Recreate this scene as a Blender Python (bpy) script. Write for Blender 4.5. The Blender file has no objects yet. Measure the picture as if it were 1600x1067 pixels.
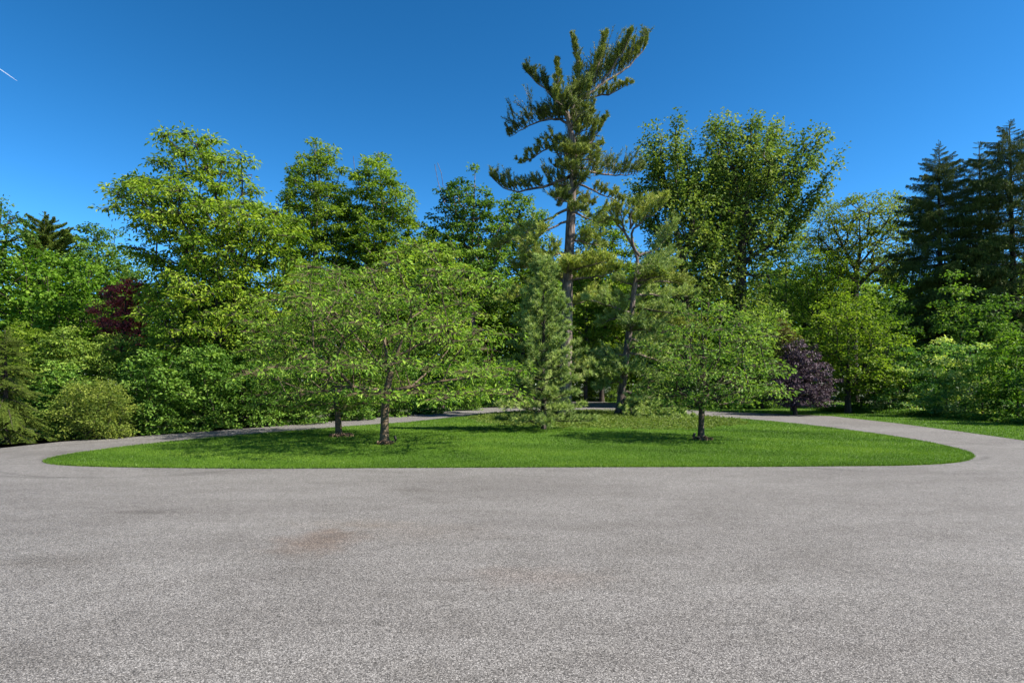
import bpy, math
import numpy as np

# ------------------------------------------------------------------ camera, sky, sun, exposure
S = bpy.context.scene
C = S.collection
F, HZ, CX, EYE = 953.0, 600.0, 800.0, 1.7      # focal length in photo pixels, horizon row, centre column, eye height

cam_d = bpy.data.cameras.new('camera')
cam = bpy.data.objects.new('camera', cam_d)
C.objects.link(cam)
cam.location = (0, 0, EYE)
cam.rotation_euler = (math.radians(90), 0, 0)
cam_d.sensor_width = 36.0
cam_d.lens = 36.0 * F / 1600.0
cam_d.shift_y = (HZ - 533.5) / 1600.0
cam_d.clip_start = 0.1
cam_d.clip_end = 9000
S.camera = cam

SUN_EL = math.radians(46)
SUN_AZ = math.radians(106)          # clockwise from +Y (away from the camera) towards +X
world = bpy.data.worlds.new('World')
S.world = world
world.use_nodes = True
wn, wl = world.node_tree.nodes, world.node_tree.links
wn.clear()
sky = wn.new('ShaderNodeTexSky')
sky.sky_type = 'NISHITA'
sky.sun_disc = False
sky.sun_elevation = SUN_EL
sky.sun_rotation = SUN_AZ
sky.altitude = 3000
sky.air_density = 1.0
sky.dust_density = 2.0
sky.ozone_density = 2.5
hs = wn.new('ShaderNodeHueSaturation')
hs.inputs['Saturation'].default_value = 1.16
hs.inputs['Value'].default_value = 0.96
hs.inputs['Hue'].default_value = 0.489
gm = wn.new('ShaderNodeGamma')
gm.inputs['Gamma'].default_value = 1.4
bg = wn.new('ShaderNodeBackground')
bg.inputs['Strength'].default_value = 0.05
wo = wn.new('ShaderNodeOutputWorld')
wl.new(sky.outputs[0], gm.inputs['Color'])
wl.new(gm.outputs[0], hs.inputs['Color'])
wl.new(hs.outputs[0], bg.inputs['Color'])
wl.new(bg.outputs[0], wo.inputs['Surface'])

sun_d = bpy.data.lights.new('sun', 'SUN')
sun_d.energy = 5.0
sun_d.angle = math.radians(0.5)
sun_d.color = (1.0, 0.92, 0.80)
sun = bpy.data.objects.new('sun', sun_d)
C.objects.link(sun)
from mathutils import Vector
to_sun = Vector((math.sin(SUN_AZ) * math.cos(SUN_EL), math.cos(SUN_AZ) * math.cos(SUN_EL), math.sin(SUN_EL)))
sun.rotation_euler = to_sun.to_track_quat('Z', 'Y').to_euler()
sun.location = (30, 10, 40)

S.view_settings.view_transform = 'Standard'
S.view_settings.look = 'None'
S.view_settings.exposure = 1.45
S.view_settings.gamma = 1.0
S.view_settings.use_curve_mapping = False

# ------------------------------------------------------------------ helpers
def P(px, py, d):
    return np.array([(px - CX) / F * d, d, EYE + (HZ - py) / F * d])

def G(px, py):
    d = EYE * F / (py - HZ)
    return np.array([(px - CX) / F * d, d])

def unit(a):
    return a / np.maximum(np.linalg.norm(a, axis=-1, keepdims=True), 1e-9)

def mesh_np(name, verts, tris, mats, midx=None, tint=None, smooth=False):
    verts = np.ascontiguousarray(verts, dtype=np.float32).reshape(-1, 3)
    tris = np.ascontiguousarray(tris, dtype=np.int32).reshape(-1, 3)
    me = bpy.data.meshes.new(name)
    me.vertices.add(len(verts))
    me.vertices.foreach_set('co', verts.ravel())
    n = len(tris)
    me.loops.add(n * 3)
    me.loops.foreach_set('vertex_index', tris.ravel())
    me.polygons.add(n)
    me.polygons.foreach_set('loop_start', np.arange(0, n * 3, 3, dtype=np.int32))
    if midx is not None:
        me.polygons.foreach_set('material_index', np.ascontiguousarray(midx, dtype=np.int32))
    for m in (mats if isinstance(mats, (list, tuple)) else [mats]):
        me.materials.append(m)
    me.update(calc_edges=True)
    if smooth is True:
        me.polygons.foreach_set('use_smooth', np.ones(n, dtype=bool))
    elif smooth is not False and smooth is not None:
        me.polygons.foreach_set('use_smooth', np.ascontiguousarray(smooth, dtype=bool))
    else:
        me.polygons.foreach_set('use_smooth', np.zeros(n, dtype=bool))
    if tint is not None:
        a = me.attributes.new('tint', 'FLOAT', 'POINT')
        a.data.foreach_set('value', np.ascontiguousarray(tint, dtype=np.float32))
    return me

def link(name, me, parent=None, loc=None):
    o = bpy.data.objects.new(name, me)
    C.objects.link(o)
    if parent is not None:
        o.parent = parent
    if loc is not None:
        o.location = loc
    return o

def tag(o, label=None, cat=None, group=None, kind=None):
    if label: o['label'] = label
    if cat: o['category'] = cat
    if group: o['group'] = group
    if kind: o['kind'] = kind
    return o

def thing(name, label, cat, loc, group=None):
    o = link(name, None, None, loc)
    o.empty_display_size = 0.3
    return tag(o, label, cat, group)

class Geo:
    """collects triangles of several materials into one mesh"""
    def __init__(self):
        self.v, self.t, self.m, self.c, self.s, self.n = [], [], [], [], [], 0
    def add(self, v, t, mi=0, tint=None, smooth=False):
        v = np.asarray(v, dtype=np.float32).reshape(-1, 3)
        t = np.asarray(t, dtype=np.int64).reshape(-1, 3)
        if len(t) == 0: return
        self.v.append(v); self.t.append(t + self.n); self.n += len(v)
        self.m.append(np.full(len(t), mi)); self.s.append(np.full(len(t), smooth))
        self.c.append(np.full(len(v), 0.5) if tint is None else np.asarray(tint))
    def mesh(self, name, mats):
        return mesh_np(name, np.concatenate(self.v), np.concatenate(self.t), mats,
                       np.concatenate(self.m), np.concatenate(self.c), np.concatenate(self.s))

def ring_tris(k, s, ne=1):
    """triangles for ne tubes of k rings and s sides"""
    i, j = np.meshgrid(np.arange(k - 1), np.arange(s), indexing='ij')
    a = i * s + j; b = i * s + (j + 1) % s; c = a + s; d = b + s
    t = np.stack([np.stack([a, b, d], -1), np.stack([a, d, c], -1)], 2).reshape(-1, 3)
    return (t[None] + (np.arange(ne) * k * s)[:, None, None]).reshape(-1, 3)

def tubes(p0, p1, r0, r1, sides=5, bow=None):
    """many short tapered tubes at once; bow = offset of the middle ring"""
    n = len(p0)
    if n == 0: return np.zeros((0, 3)), np.zeros((0, 3), int)
    t = unit(p1 - p0)
    ref = np.where(np.abs(t[:, 2:3]) > 0.85, np.array([[1., 0, 0]]), np.array([[0, 0, 1.]]))
    a = unit(np.cross(t, ref)); b = np.cross(t, a)
    ang = np.arange(sides) / sides * 2 * np.pi
    circ = a[:, None] * np.cos(ang)[None, :, None] + b[:, None] * np.sin(ang)[None, :, None]
    rings = []
    steps = (0.0, 1.0) if bow is None else (0.0, 0.5, 1.0)
    for f in steps:
        c = p0 + (p1 - p0) * f
        if bow is not None and f == 0.5: c = c + bow
        r = r0 + (r1 - r0) * f
        rings.append(c[:, None] + circ * r[:, None, None])
    v = np.stack(rings, 1)
    return v.reshape(-1, 3), ring_tris(len(steps), sides, n)

def tube_path(pts, rad, sides=10, rng=None, rough=0.0, lobes=None):
    pts = np.asarray(pts, float); rad = np.asarray(rad, float)
    k = len(pts)
    t = unit(np.gradient(pts, axis=0))
    ref = np.array([0., 1., 0.]) if abs(t[:, 1]).mean() < 0.8 else np.array([0., 0, 1.])
    a = unit(np.cross(t, ref)); b = np.cross(t, a)
    ang = np.arange(sides) / sides * 2 * np.pi
    rr = np.repeat(rad[:, None], sides, 1)
    if rng is not None and rough > 0:
        rr = rr * (1 + rough * rng.normal(size=rr.shape))
    v = pts[:, None] + (a[:, None] * np.cos(ang)[None, :, None] + b[:, None] * np.sin(ang)[None, :, None]) * rr[:, :, None]
    return v.reshape(-1, 3), ring_tris(k, sides)

def resample(pts, step):
    pts = np.asarray(pts, float)
    seg = np.linalg.norm(np.diff(pts, axis=0), axis=1)
    s = np.concatenate([[0], np.cumsum(seg)])
    n = max(2, int(s[-1] / step) + 1)
    q = np.linspace(0, s[-1], n)
    out = np.stack([np.interp(q, s, pts[:, i]) for i in range(3)], 1)
    for _ in range(2):                                  # soften the corners
        out[1:-1] = 0.25 * out[:-2] + 0.5 * out[1:-1] + 0.25 * out[2:]
    return out

# ------------------------------------------------------------------ materials
def nodes_of(m):
    m.use_nodes = True
    nt = m.node_tree
    nt.nodes.clear()
    return nt, nt.nodes, nt.links

def leaf_mat(name, c0, c1, c2, trans=0.40, rough=0.55, spec=0.12, vary=0.1, ty=(1.35, 1.5, 0.55)):
    m = bpy.data.materials.new(name)
    nt, N, L = nodes_of(m)
    at = N.new('ShaderNodeAttribute'); at.attribute_name = 'tint'
    cr = N.new('ShaderNodeValToRGB')
    e = cr.color_ramp.elements
    e[0].position, e[0].color = 0.08, (*c0, 1)
    e[1].position, e[1].color = 0.92, (*c2, 1)
    x = e.new(0.5); x.color = (*c1, 1)
    L.new(at.outputs['Fac'], cr.inputs['Fac'])
    oi = N.new('ShaderNodeObjectInfo')
    mr = N.new('ShaderNodeMapRange')
    mr.inputs['To Min'].default_value = 1 - vary; mr.inputs['To Max'].default_value = 1 + vary
    L.new(oi.outputs['Random'], mr.inputs['Value'])
    hsv = N.new('ShaderNodeHueSaturation')
    L.new(cr.outputs['Color'], hsv.inputs['Color'])
    L.new(mr.outputs['Result'], hsv.inputs['Value'])
    pb = N.new('ShaderNodeBsdfPrincipled')
    pb.inputs['Roughness'].default_value = rough
    pb.inputs['Specular IOR Level'].default_value = spec
    L.new(hsv.outputs['Color'], pb.inputs['Base Color'])
    mu = N.new('ShaderNodeMix'); mu.data_type = 'RGBA'; mu.blend_type = 'MULTIPLY'
    mu.inputs['Factor'].default_value = 1.0
    L.new(hsv.outputs['Color'], mu.inputs['A'])
    mu.inputs['B'].default_value = (*ty, 1)
    tb = N.new('ShaderNodeBsdfTranslucent')
    L.new(mu.outputs['Result'], tb.inputs['Color'])
    mx = N.new('ShaderNodeMixShader'); mx.inputs['Fac'].default_value = trans
    L.new(pb.outputs[0], mx.inputs[1]); L.new(tb.outputs[0], mx.inputs[2])
    out = N.new('ShaderNodeOutputMaterial')
    L.new(mx.outputs[0], out.inputs['Surface'])
    return m

def bark_mat(name, dark, light, scale=6.0, stretch=(1, 1, 0.25), bump=0.6, rough=0.85):
    m = bpy.data.materials.new(name)
    nt, N, L = nodes_of(m)
    tc = N.new('ShaderNodeTexCoord')
    mp = N.new('ShaderNodeMapping'); mp.inputs['Scale'].default_value = stretch
    L.new(tc.outputs['Object'], mp.inputs['Vector'])
    vo = N.new('ShaderNodeTexVoronoi'); vo.inputs['Scale'].default_value = scale * 1.6
    vo.feature = 'DISTANCE_TO_EDGE'
    no = N.new('ShaderNodeTexNoise'); no.inputs['Scale'].default_value = scale; no.inputs['Detail'].default_value = 6
    L.new(mp.outputs[0], vo.inputs['Vector']); L.new(mp.outputs[0], no.inputs['Vector'])
    mul = N.new('ShaderNodeMath'); mul.operation = 'MULTIPLY_ADD'
    L.new(vo.outputs['Distance'], mul.inputs[0]); mul.inputs[1].default_value = 0.9
    L.new(no.outputs['Fac'], mul.inputs[2])
    cr = N.new('ShaderNodeValToRGB')
    e = cr.color_ramp.elements
    e[0].position, e[0].color = 0.35, (*dark, 1)
    e[1].position, e[1].color = 0.85, (*light, 1)
    L.new(mul.outputs[0], cr.inputs['Fac'])
    bp = N.new('ShaderNodeBump'); bp.inputs['Strength'].default_value = bump; bp.inputs['Distance'].default_value = 0.05
    L.new(mul.outputs[0], bp.inputs['Height'])
    pb = N.new('ShaderNodeBsdfPrincipled')
    pb.inputs['Roughness'].default_value = rough
    pb.inputs['Specular IOR Level'].default_value = 0.25
    L.new(cr.outputs['Color'], pb.inputs['Base Color']); L.new(bp.outputs[0], pb.inputs['Normal'])
    out = N.new('ShaderNodeOutputMaterial'); L.new(pb.outputs[0], out.inputs['Surface'])
    return m

M = {}
M['cherry'] = leaf_mat('cherry_leaf', (0.046, 0.097, 0.014), (0.122, 0.218, 0.027), (0.257, 0.361, 0.052), 0.36, 0.55, 0.12)
M['cherry_cool'] = leaf_mat('cherry_cool_leaf', (0.047, 0.092, 0.018), (0.114, 0.204, 0.036), (0.242, 0.330, 0.065), 0.34, 0.55, 0.12)
M['ash'] = leaf_mat('ash_leaf', (0.058, 0.111, 0.012), (0.159, 0.244, 0.022), (0.304, 0.384, 0.045), 0.42)
M['redwood'] = leaf_mat('redwood_leaf', (0.052, 0.099, 0.010), (0.125, 0.196, 0.018), (0.221, 0.299, 0.035), 0.40, 0.6, 0.2)
M['dark'] = leaf_mat('dark_leaf', (0.029, 0.069, 0.012), (0.072, 0.145, 0.023), (0.174, 0.260, 0.043), 0.34, 0.55, 0.12)
M['tulip'] = leaf_mat('tulip_leaf', (0.051, 0.098, 0.019), (0.133, 0.203, 0.034), (0.270, 0.325, 0.073), 0.32, 0.55, 0.12, ty=(1.2, 1.25, 0.7))
M['maple'] = leaf_mat('maple_leaf', (0.030, 0.070, 0.007), (0.076, 0.161, 0.014), (0.150, 0.246, 0.029), 0.38)
M['lime'] = leaf_mat('lime_leaf', (0.053, 0.098, 0.010), (0.126, 0.197, 0.021), (0.219, 0.286, 0.039), 0.42)
M['pale'] = leaf_mat('pale_leaf', (0.062, 0.114, 0.023), (0.143, 0.227, 0.046), (0.255, 0.336, 0.084), 0.42)
M['olive'] = leaf_mat('olive_leaf', (0.047, 0.080, 0.013), (0.125, 0.174, 0.029), (0.245, 0.284, 0.053), 0.32)
M['hedge'] = leaf_mat('hedge_leaf', (0.028, 0.076, 0.011), (0.084, 0.171, 0.023), (0.197, 0.303, 0.054), 0.30, 0.55, 0.12)
M['shrub'] = leaf_mat('shrub_leaf', (0.056, 0.107, 0.019), (0.142, 0.221, 0.035), (0.275, 0.340, 0.065), 0.36)
M['dogwood'] = leaf_mat('dogwood_leaf', (0.052, 0.128, 0.036), (0.141, 0.268, 0.069), (0.494, 0.544, 0.190), 0.32, 0.55, 0.12)
M['purple'] = leaf_mat('purple_leaf', (0.034, 0.021, 0.029), (0.067, 0.043, 0.057), (0.146, 0.107, 0.133), 0.14, 0.5, 0.2, ty=(1.2, 0.85, 0.9))
M['crimson'] = leaf_mat('crimson_leaf', (0.149, 0.043, 0.042), (0.392, 0.084, 0.084), (0.729, 0.174, 0.148), 0.25, 0.55, 0.12, ty=(1.7, 0.6, 0.6))
M['rust'] = leaf_mat('rust_leaf', (0.041, 0.039, 0.014), (0.102, 0.086, 0.029), (0.178, 0.152, 0.046), 0.25, 0.6, 0.2)
M['wood'] = leaf_mat('woodland_leaf', (0.047, 0.102, 0.013), (0.130, 0.222, 0.025), (0.272, 0.361, 0.048), 0.40, vary=0.25)
M['pine_dark'] = leaf_mat('pine_dark_needle', (0.058, 0.088, 0.025), (0.147, 0.186, 0.039), (0.312, 0.324, 0.063), 0.12, 0.55, 0.12)
M['pine_soft'] = leaf_mat('pine_soft_needle', (0.098, 0.153, 0.048), (0.220, 0.300, 0.084), (0.375, 0.434, 0.133), 0.18, 0.55, 0.12)
M['pine_gold'] = leaf_mat('pine_gold_needle', (0.108, 0.152, 0.032), (0.257, 0.312, 0.062), (0.433, 0.426, 0.111), 0.18, 0.55, 0.12)
M['spruce'] = leaf_mat('spruce_needle', (0.033, 0.058, 0.015), (0.085, 0.125, 0.029), (0.199, 0.234, 0.050), 0.08, 0.55, 0.12)
M['hemlock'] = leaf_mat('hemlock_needle', (0.037, 0.071, 0.012), (0.094, 0.140, 0.022), (0.179, 0.222, 0.038), 0.18, 0.55, 0.12)
M['grass'] = leaf_mat('grass_blade', (0.032, 0.074, 0.004), (0.075, 0.151, 0.010), (0.141, 0.224, 0.022), 0.32, 0.5, 0.25)
M['cover'] = leaf_mat('ground_cover_leaf', (0.045, 0.073, 0.013), (0.101, 0.143, 0.027), (0.172, 0.214, 0.052), 0.28, 0.55, 0.12)
M['bark_grey'] = bark_mat('grey_bark', (0.035, 0.028, 0.022), (0.150, 0.125, 0.100))
M['bark_dark'] = bark_mat('dark_bark', (0.014, 0.011, 0.009), (0.060, 0.048, 0.038))
M['bark_pine'] = bark_mat('pine_bark', (0.026, 0.018, 0.015), (0.190, 0.150, 0.128), 3.5, (1, 1, 0.3), 0.9)
M['bark_cherry'] = bark_mat('cherry_bark', (0.030, 0.020, 0.012), (0.135, 0.098, 0.058), 9.0, (0.5, 0.5, 2.2), 0.5, 0.6)
M['bark_cherry_dark'] = bark_mat('young_cherry_bark', (0.018, 0.012, 0.008), (0.085, 0.062, 0.040), 9.0, (0.5, 0.5, 2.2), 0.5, 0.6)

# ------------------------------------------------------------------ foliage and skeleton
def leaf_cloud(pos, out, n_total, L, W, droop, upb, sp, rng, ctint, fold=0.22, along=None):
    """leaf-sized blades scattered round the spray points; returns verts, tris, tint"""
    k = rng.integers(0, len(pos), n_total)
    off = rng.normal(size=(n_total, 3)) * np.array([sp, sp, sp * 0.6])
    p = pos[k] + off
    r1 = rng.normal(size=(n_total, 3)); r2 = rng.normal(size=(n_total, 3))
    a = unit(unit(off * np.array([1, 1, 0.6])) * 0.9 + out[k] * 0.35 + r1 * 0.3 + np.array([0, 0, -droop]))
    n0 = unit(np.array([0, 0, upb]) + r2 * 0.45 + out[k] * 0.3)
    b = unit(np.cross(a, n0)); n = np.cross(b, a)
    s = rng.uniform(0.65, 1.2, n_total)[:, None]
    v = np.empty((n_total, 4, 3))
    v[:, 0] = p
    v[:, 1] = p + a * L * s * 0.45 + b * W * s * 0.5 + n * W * fold
    v[:, 2] = p + a * L * s - n * L * 0.10
    v[:, 3] = p + a * L * s * 0.45 - b * W * s * 0.5 + n * W * fold
    base = np.arange(n_total)[:, None] * 4
    t = np.stack([base + np.array([[0, 1, 2]]), base + np.array([[0, 2, 3]])], 1).reshape(-1, 3)
    tint = np.clip(ctint[k] + rng.normal(size=n_total) * 0.17, 0, 1)
    return v.reshape(-1, 3), t, np.repeat(tint, 4)

def envelope(rows, d, bx):
    """photo rows (row, left, right) at distance d -> heights, centre, half width (metres from the trunk's foot)"""
    r = np.array(rows, float)
    z = EYE + (HZ - r[:, 0]) / F * d
    xl = (r[:, 1] - CX) / F * d - bx; xr = (r[:, 2] - CX) / F * d - bx
    o = np.argsort(z)
    return z[o], (0.5 * (xl + xr))[o], (0.5 * (xr - xl))[o]

def sample_clumps(z, cx, hw, R, rng, depth=0.8, hollow=0.35, maxd=6.0, sep=1.0, under=None, lumpy=1.0):
    zz = np.linspace(z[0], z[-1], 60)
    hz = np.interp(zz, z, hw)
    pz = np.maximum(hz, 0.15); pz = pz * np.minimum(pz * depth, maxd); pz = pz ** 0.8
    cdf = np.cumsum(pz); cdf = cdf / cdf[-1]
    n = 6000
    q = np.interp(rng.random(n), cdf, zz)
    h = np.interp(q, z, hw); c = np.interp(q, z, cx)
    th = rng.random(n) * 2 * np.pi
    rho = np.sqrt(rng.random(n)) 
    keep = (rho > hollow) | (rng.random(n) < 0.25)
    ph = rng.uniform(0, 6.28, 6); wz = 6.28 / max(z[-1] - z[0], 0.5)
    lump = 1.02 + 0.13 * np.sin(2 * th + 2.2 * wz * q + ph[0]) + 0.11 * np.sin(3 * th - 3.1 * wz * q + ph[1]) + 0.08 * np.sin(5 * th + 4.3 * wz * q + ph[2])
    lump = 1.02 + (lump - 1.02) * lumpy
    he = np.maximum(h * lump - 0.50 * R, 0.05)
    hd = np.minimum(he * depth, maxd)
    p = np.stack([c + he * rho * np.cos(th), hd * rho * np.sin(th), q], 1)[keep]
    acc = np.empty((0, 3))
    lst = []
    for x in p:
        if len(lst) and (((acc[:len(lst)] - x) * np.array([1, 1, 1.25])) ** 2).sum(1).min() < (R * sep * 1.06) ** 2:
            continue
        lst.append(x); acc = np.array(lst)
        if len(lst) > 260: break
    return np.array(lst)

def grow(trunk, limbs, clumps, rng, bf=0.45, arch=0.08, k0=0.3, step=0.7, jit=0.08):
    pos = [p for p in trunk]; par = [-1] + list(range(len(trunk) - 1))
    pl = [0.0]
    for i in range(1, len(trunk)): pl.append(pl[-1] + np.linalg.norm(trunk[i] - trunk[i - 1]))
    ntr = len(trunk)
    live = [i for i in range(ntr) if i >= k0 * ntr]
    for lb in limbs:
        d = np.linalg.norm(np.array(pos[:ntr]) - lb[0], axis=1); j = int(d.argmin())
        for q in lb[1:]:
            pos.append(q); par.append(j); pl.append(pl[j] + np.linalg.norm(q - pos[j])); j = len(pos) - 1; live.append(j)
    n = len(clumps)
    best = np.full(n, 1e9); bi = np.zeros(n, int); done = np.zeros(n, bool)
    def upd(j):
        dv = clumps - pos[j]
        cost = np.linalg.norm(dv, axis=1) + bf * pl[j] + 0.7 * np.maximum(0, -dv[:, 2])
        b = cost < best
        best[b] = cost[b]; bi[b] = j
    for j in live: upd(j)
    cn = np.zeros(n, int)
    for _ in range(n):
        i = int(np.where(done, 1e9, best).argmin())
        p, c = pos[bi[i]], clumps[i]
        ln = np.linalg.norm(c - p); k = max(1, int(ln / step))
        ctrl = (p + c) * 0.5 + np.array([0, 0, arch * ln]) + rng.normal(size=3) * jit * ln
        j = bi[i]
        for f in np.linspace(0, 1, k + 1)[1:]:
            q = (1 - f) ** 2 * p + 2 * f * (1 - f) * ctrl + f * f * c
            pos.append(q); par.append(j); pl.append(pl[j] + np.linalg.norm(q - pos[j])); j = len(pos) - 1
            upd(j)
        cn[i] = j; done[i] = True
    return np.array(pos), np.array(par), cn

LAI_K = 1.4
def tree_geo(z, cx, hw, trunk, limbs, R, L, W, rng, lai=4.0, r_base=0.2, depth=0.8, hollow=0.35, maxd=6.0, sep=1.0,
             bf=0.45, arch=0.08, k0=0.3, droop=0.3, upb=0.9, spray_n=24, flat=0.3, cap=0.3, rmin=0.008, tilt=0.0, sides=10, flare=1.5, tvar=0.16, clump_up=0.0, sp=0.12, twigs=True, rays=None, lumpy=1.0, tier=0.0):
    cl = sample_clumps(z, cx, hw, R, rng, depth, hollow, maxd, sep, lumpy=lumpy)
    if tier:                                          # boughs gathered into level storeys
        zt = z[0] + 0.1 + np.round((cl[:, 2] - z[0] - 0.1) / tier) * tier
        cl[:, 2] = zt * 0.5 + cl[:, 2] * 0.5 - 0.05 * np.hypot(cl[:, 0], cl[:, 1]) + rng.normal(size=len(cl)) * 0.05
    if rays is not None:
        o, tips = rays
        ex = []
        for q in tips:
            dy = rng.uniform(-2.2, 2.2); ln = np.linalg.norm(q - o)
            for f in np.arange(0.98 - 0.45 * R / ln, 0.42, -0.62 * R / ln):
                c = o + (q - o) * f; c[1] += dy * f
                ex.append(c + rng.normal(size=3) * 0.12 * R)
        ex = np.array(ex)
        keep = [c for c in cl if np.sqrt(((ex - c) ** 2).sum(1)).min() > 0.75 * R]
        cl = np.concatenate([ex, np.array(keep).reshape(-1, 3)])
    trunk = resample(trunk, 0.5)
    pos, par, cn = grow(trunk, limbs, cl, rng, bf, arch, k0)
    ntr = len(trunk)
    # sprays round every clump
    ns = len(cl) * spray_n
    ci = np.repeat(np.arange(len(cl)), spray_n)
    dv = unit(rng.normal(size=(ns, 3))) * (rng.random(ns) ** 0.5)[:, None]
    dv[:, 2] = dv[:, 2] * flat + cap * (0.35 - dv[:, 0] ** 2 - dv[:, 1] ** 2)      # a low dome that droops at its rim
    scale = R * rng.uniform(0.55, 0.95, len(cl))[ci][:, None]
    axis = np.array([np.interp(cl[:, 2], z, cx), np.zeros(len(cl)), cl[:, 2] - 1.5]).T
    outc = unit(cl - axis)
    if clump_up:                                     # plumes drawn out along their own branch
        ax = unit(outc + np.array([0, 0, 1.2]))[ci]
        dv = dv * 0.75 + ax * (dv * ax).sum(1, keepdims=True) * (clump_up + 0.35)
    sprays = cl[ci] + dv * scale
    out = unit(unit(dv) * 0.7 + outc[ci] * 0.6 + np.array([0, 0, 0.15]))
    D = ((sprays[:, None, :] - pos[None, ntr:, :]) ** 2).sum(-1) if len(pos) > ntr else ((sprays[:, None] - pos[None]) ** 2).sum(-1)
    sp_par = D.argmin(1) + (ntr if len(pos) > ntr else 0)
    w = np.zeros(len(pos)); np.add.at(w, sp_par, 1.0)
    for i in range(len(pos) - 1, 0, -1): w[par[i]] += w[i]
    w = np.maximum(w, 0.6)
    r = np.maximum(r_base * (w / w[0]) ** 0.5, rmin)
    # trunk
    tr = r[:ntr].copy()
    s = np.linspace(0, 1, ntr)
    tr = np.maximum(tr, r_base * (1 - s) ** 0.8 * 0.6)
    zrel = trunk[:, 2] - trunk[0, 2]
    tr = tr * (1 + (flare - 1) * np.exp(-zrel / (r_base * 1.6)))
    tp = trunk.copy(); tp[0, 2] -= 0.15
    tv, tt = tube_path(tp, tr, sides, rng, 0.04)
    # limbs
    root_of = np.full(len(pos), -1)
    for i in range(ntr, len(pos)): root_of[i] = i if par[i] < ntr else root_of[par[i]]
    idx = np.arange(ntr, len(pos))
    roots = [i for i in np.unique(root_of[idx])]
    roots.sort(key=lambda i: -w[i])
    rp = np.minimum(r[par[idx]], r[idx] * 1.35)
    bow = rng.normal(size=(len(idx), 3)) * 0.02
    tw_b = rng.normal(size=(ns, 3)) * 0.04
    def part(sel_nodes, sel_sprays):
        g = Geo()
        big = sel_nodes & (r[idx] > rmin * 1.7)
        thin = sel_nodes & ~big
        for m_, sd in ((big, 6), (thin, 4)):
            v, t = tubes(pos[par[idx[m_]]], pos[idx[m_]], rp[m_], r[idx[m_]], sd)
            g.add(v, t, 0, None, True)
        if not twigs: return g
        v, t = tubes(pos[sp_par[sel_sprays]], sprays[sel_sprays], np.full(sel_sprays.sum(), rmin), np.full(sel_sprays.sum(), rmin * 0.5), 3)
        g.add(v, t, 0, None, True)
        return g
    parts = []
    nl = min(len(roots), 7)
    rs = root_of[idx]; rsp = root_of[sp_par]
    for q in roots[:nl]:
        g = part(rs == q, rsp == q)
        if g.n: parts.append(g)
    rest = ~np.isin(rs, roots[:nl]); rests = ~np.isin(rsp, roots[:nl])
    g0 = Geo(); g0.add(tv, tt, 0, None, True)
    g1 = part(rest, rests)
    if g1.n: g0.add(np.concatenate(g1.v), np.concatenate(g1.t), 0, None, True)
    # leaves
    area = np.trapezoid(2 * hw, z) if hasattr(np, 'trapezoid') else np.trapz(2 * hw, z)
    n_leaf = int(area * lai * LAI_K / (L * W * 0.5))
    ct = np.clip(0.5 + rng.normal(size=len(cl)) * tvar, 0.1, 0.9)[ci] + rng.normal(size=ns) * 0.08
    lv, lt, lc = leaf_cloud(sprays, out, n_leaf, L, W, droop, upb, sp * R, rng, ct)
    gl = Geo(); gl.add(lv, lt, 0, lc)
    return g0, parts, gl

STAT = {}
def tree(name, label, cat, foot, d, rows, trunk_px, leaf, bark, seed, limbs_px=(), group=None, split=True, part_leaf='crown', stem='trunk', **kw):
    """a broadleaved tree or shrub: foot = column of the trunk's foot, d = distance, rows and trunk in photo pixels"""
    rng = np.random.default_rng(seed)
    bx = (foot - CX) / F * d
    org = np.array([bx, d, 0.0])
    z, cx, hw = envelope(rows, d, bx)
    z = np.maximum(z, 0.02)
    tr = np.array([P(a, b, d) - org for a, b in trunk_px]); tr[0, 2] = 0.0
    wob = rng.normal(size=len(tr)) * 0.1; wob[0] = 0
    tr[:, 1] += wob
    lim = []
    for lb in limbs_px:
        q = np.array([P(a, b, d) - org for a, b in lb])
        q[:, 1] += np.linspace(0, 1, len(q)) * rng.normal() * 0.6
        lim.append(q)
    if 'tips' in kw:
        oo, tt = kw.pop('tips')
        kw['rays'] = (P(oo[0], oo[1], d) - org, [P(a, b, d) - org for a, b in tt])
    kw.setdefault('twigs', d < 30)
    g0, parts, gl = tree_geo(z, cx, hw, tr, lim, rng=rng, **kw)
    root = thing(name, label, cat, org, group)
    if split:
        link(stem, g0.mesh(stem, [bark]), root)
        for g in parts: link('limb', g.mesh('limb', [bark]), root)
    else:
        for g in parts: g0.add(np.concatenate(g.v), np.concatenate(g.t), 0, None, True)
        link(stem, g0.mesh(stem, [bark]), root)
    link(part_leaf, gl.mesh(part_leaf, [leaf]), root)
    STAT[label[:30]] = sum(len(x) for x in gl.t)
    return root

# ------------------------------------------------------------------ pines
def needles(p, q, n, ln, w, rng, tint, fwd=0.75, t0=0.1):
    """bottle brush of needles along each twig p -> q"""
    m = len(p)
    k = np.repeat(np.arange(m), n)
    f = t0 + (1 - t0) * rng.random(m * n)
    ax = unit(q - p)[k]
    b = p[k] + (q - p)[k] * f[:, None]
    rnd = unit(rng.normal(size=(m * n, 3)))
    side = unit(rnd - ax * (rnd * ax).sum(1, keepdims=True))
    dr = unit(ax * fwd + side * 0.75)
    l = ln * rng.uniform(0.7, 1.15, m * n)[:, None]
    wv = unit(np.cross(dr, rng.normal(size=(m * n, 3)))) * w * 0.5
    v = np.stack([b - wv, b + wv, b + dr * l], 1)
    t = np.arange(m * n * 3).reshape(-1, 3)
    c = np.clip(tint[k] + rng.normal(size=m * n) * 0.14, 0, 1)
    return v.reshape(-1, 3), t, np.repeat(c, 3)

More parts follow.
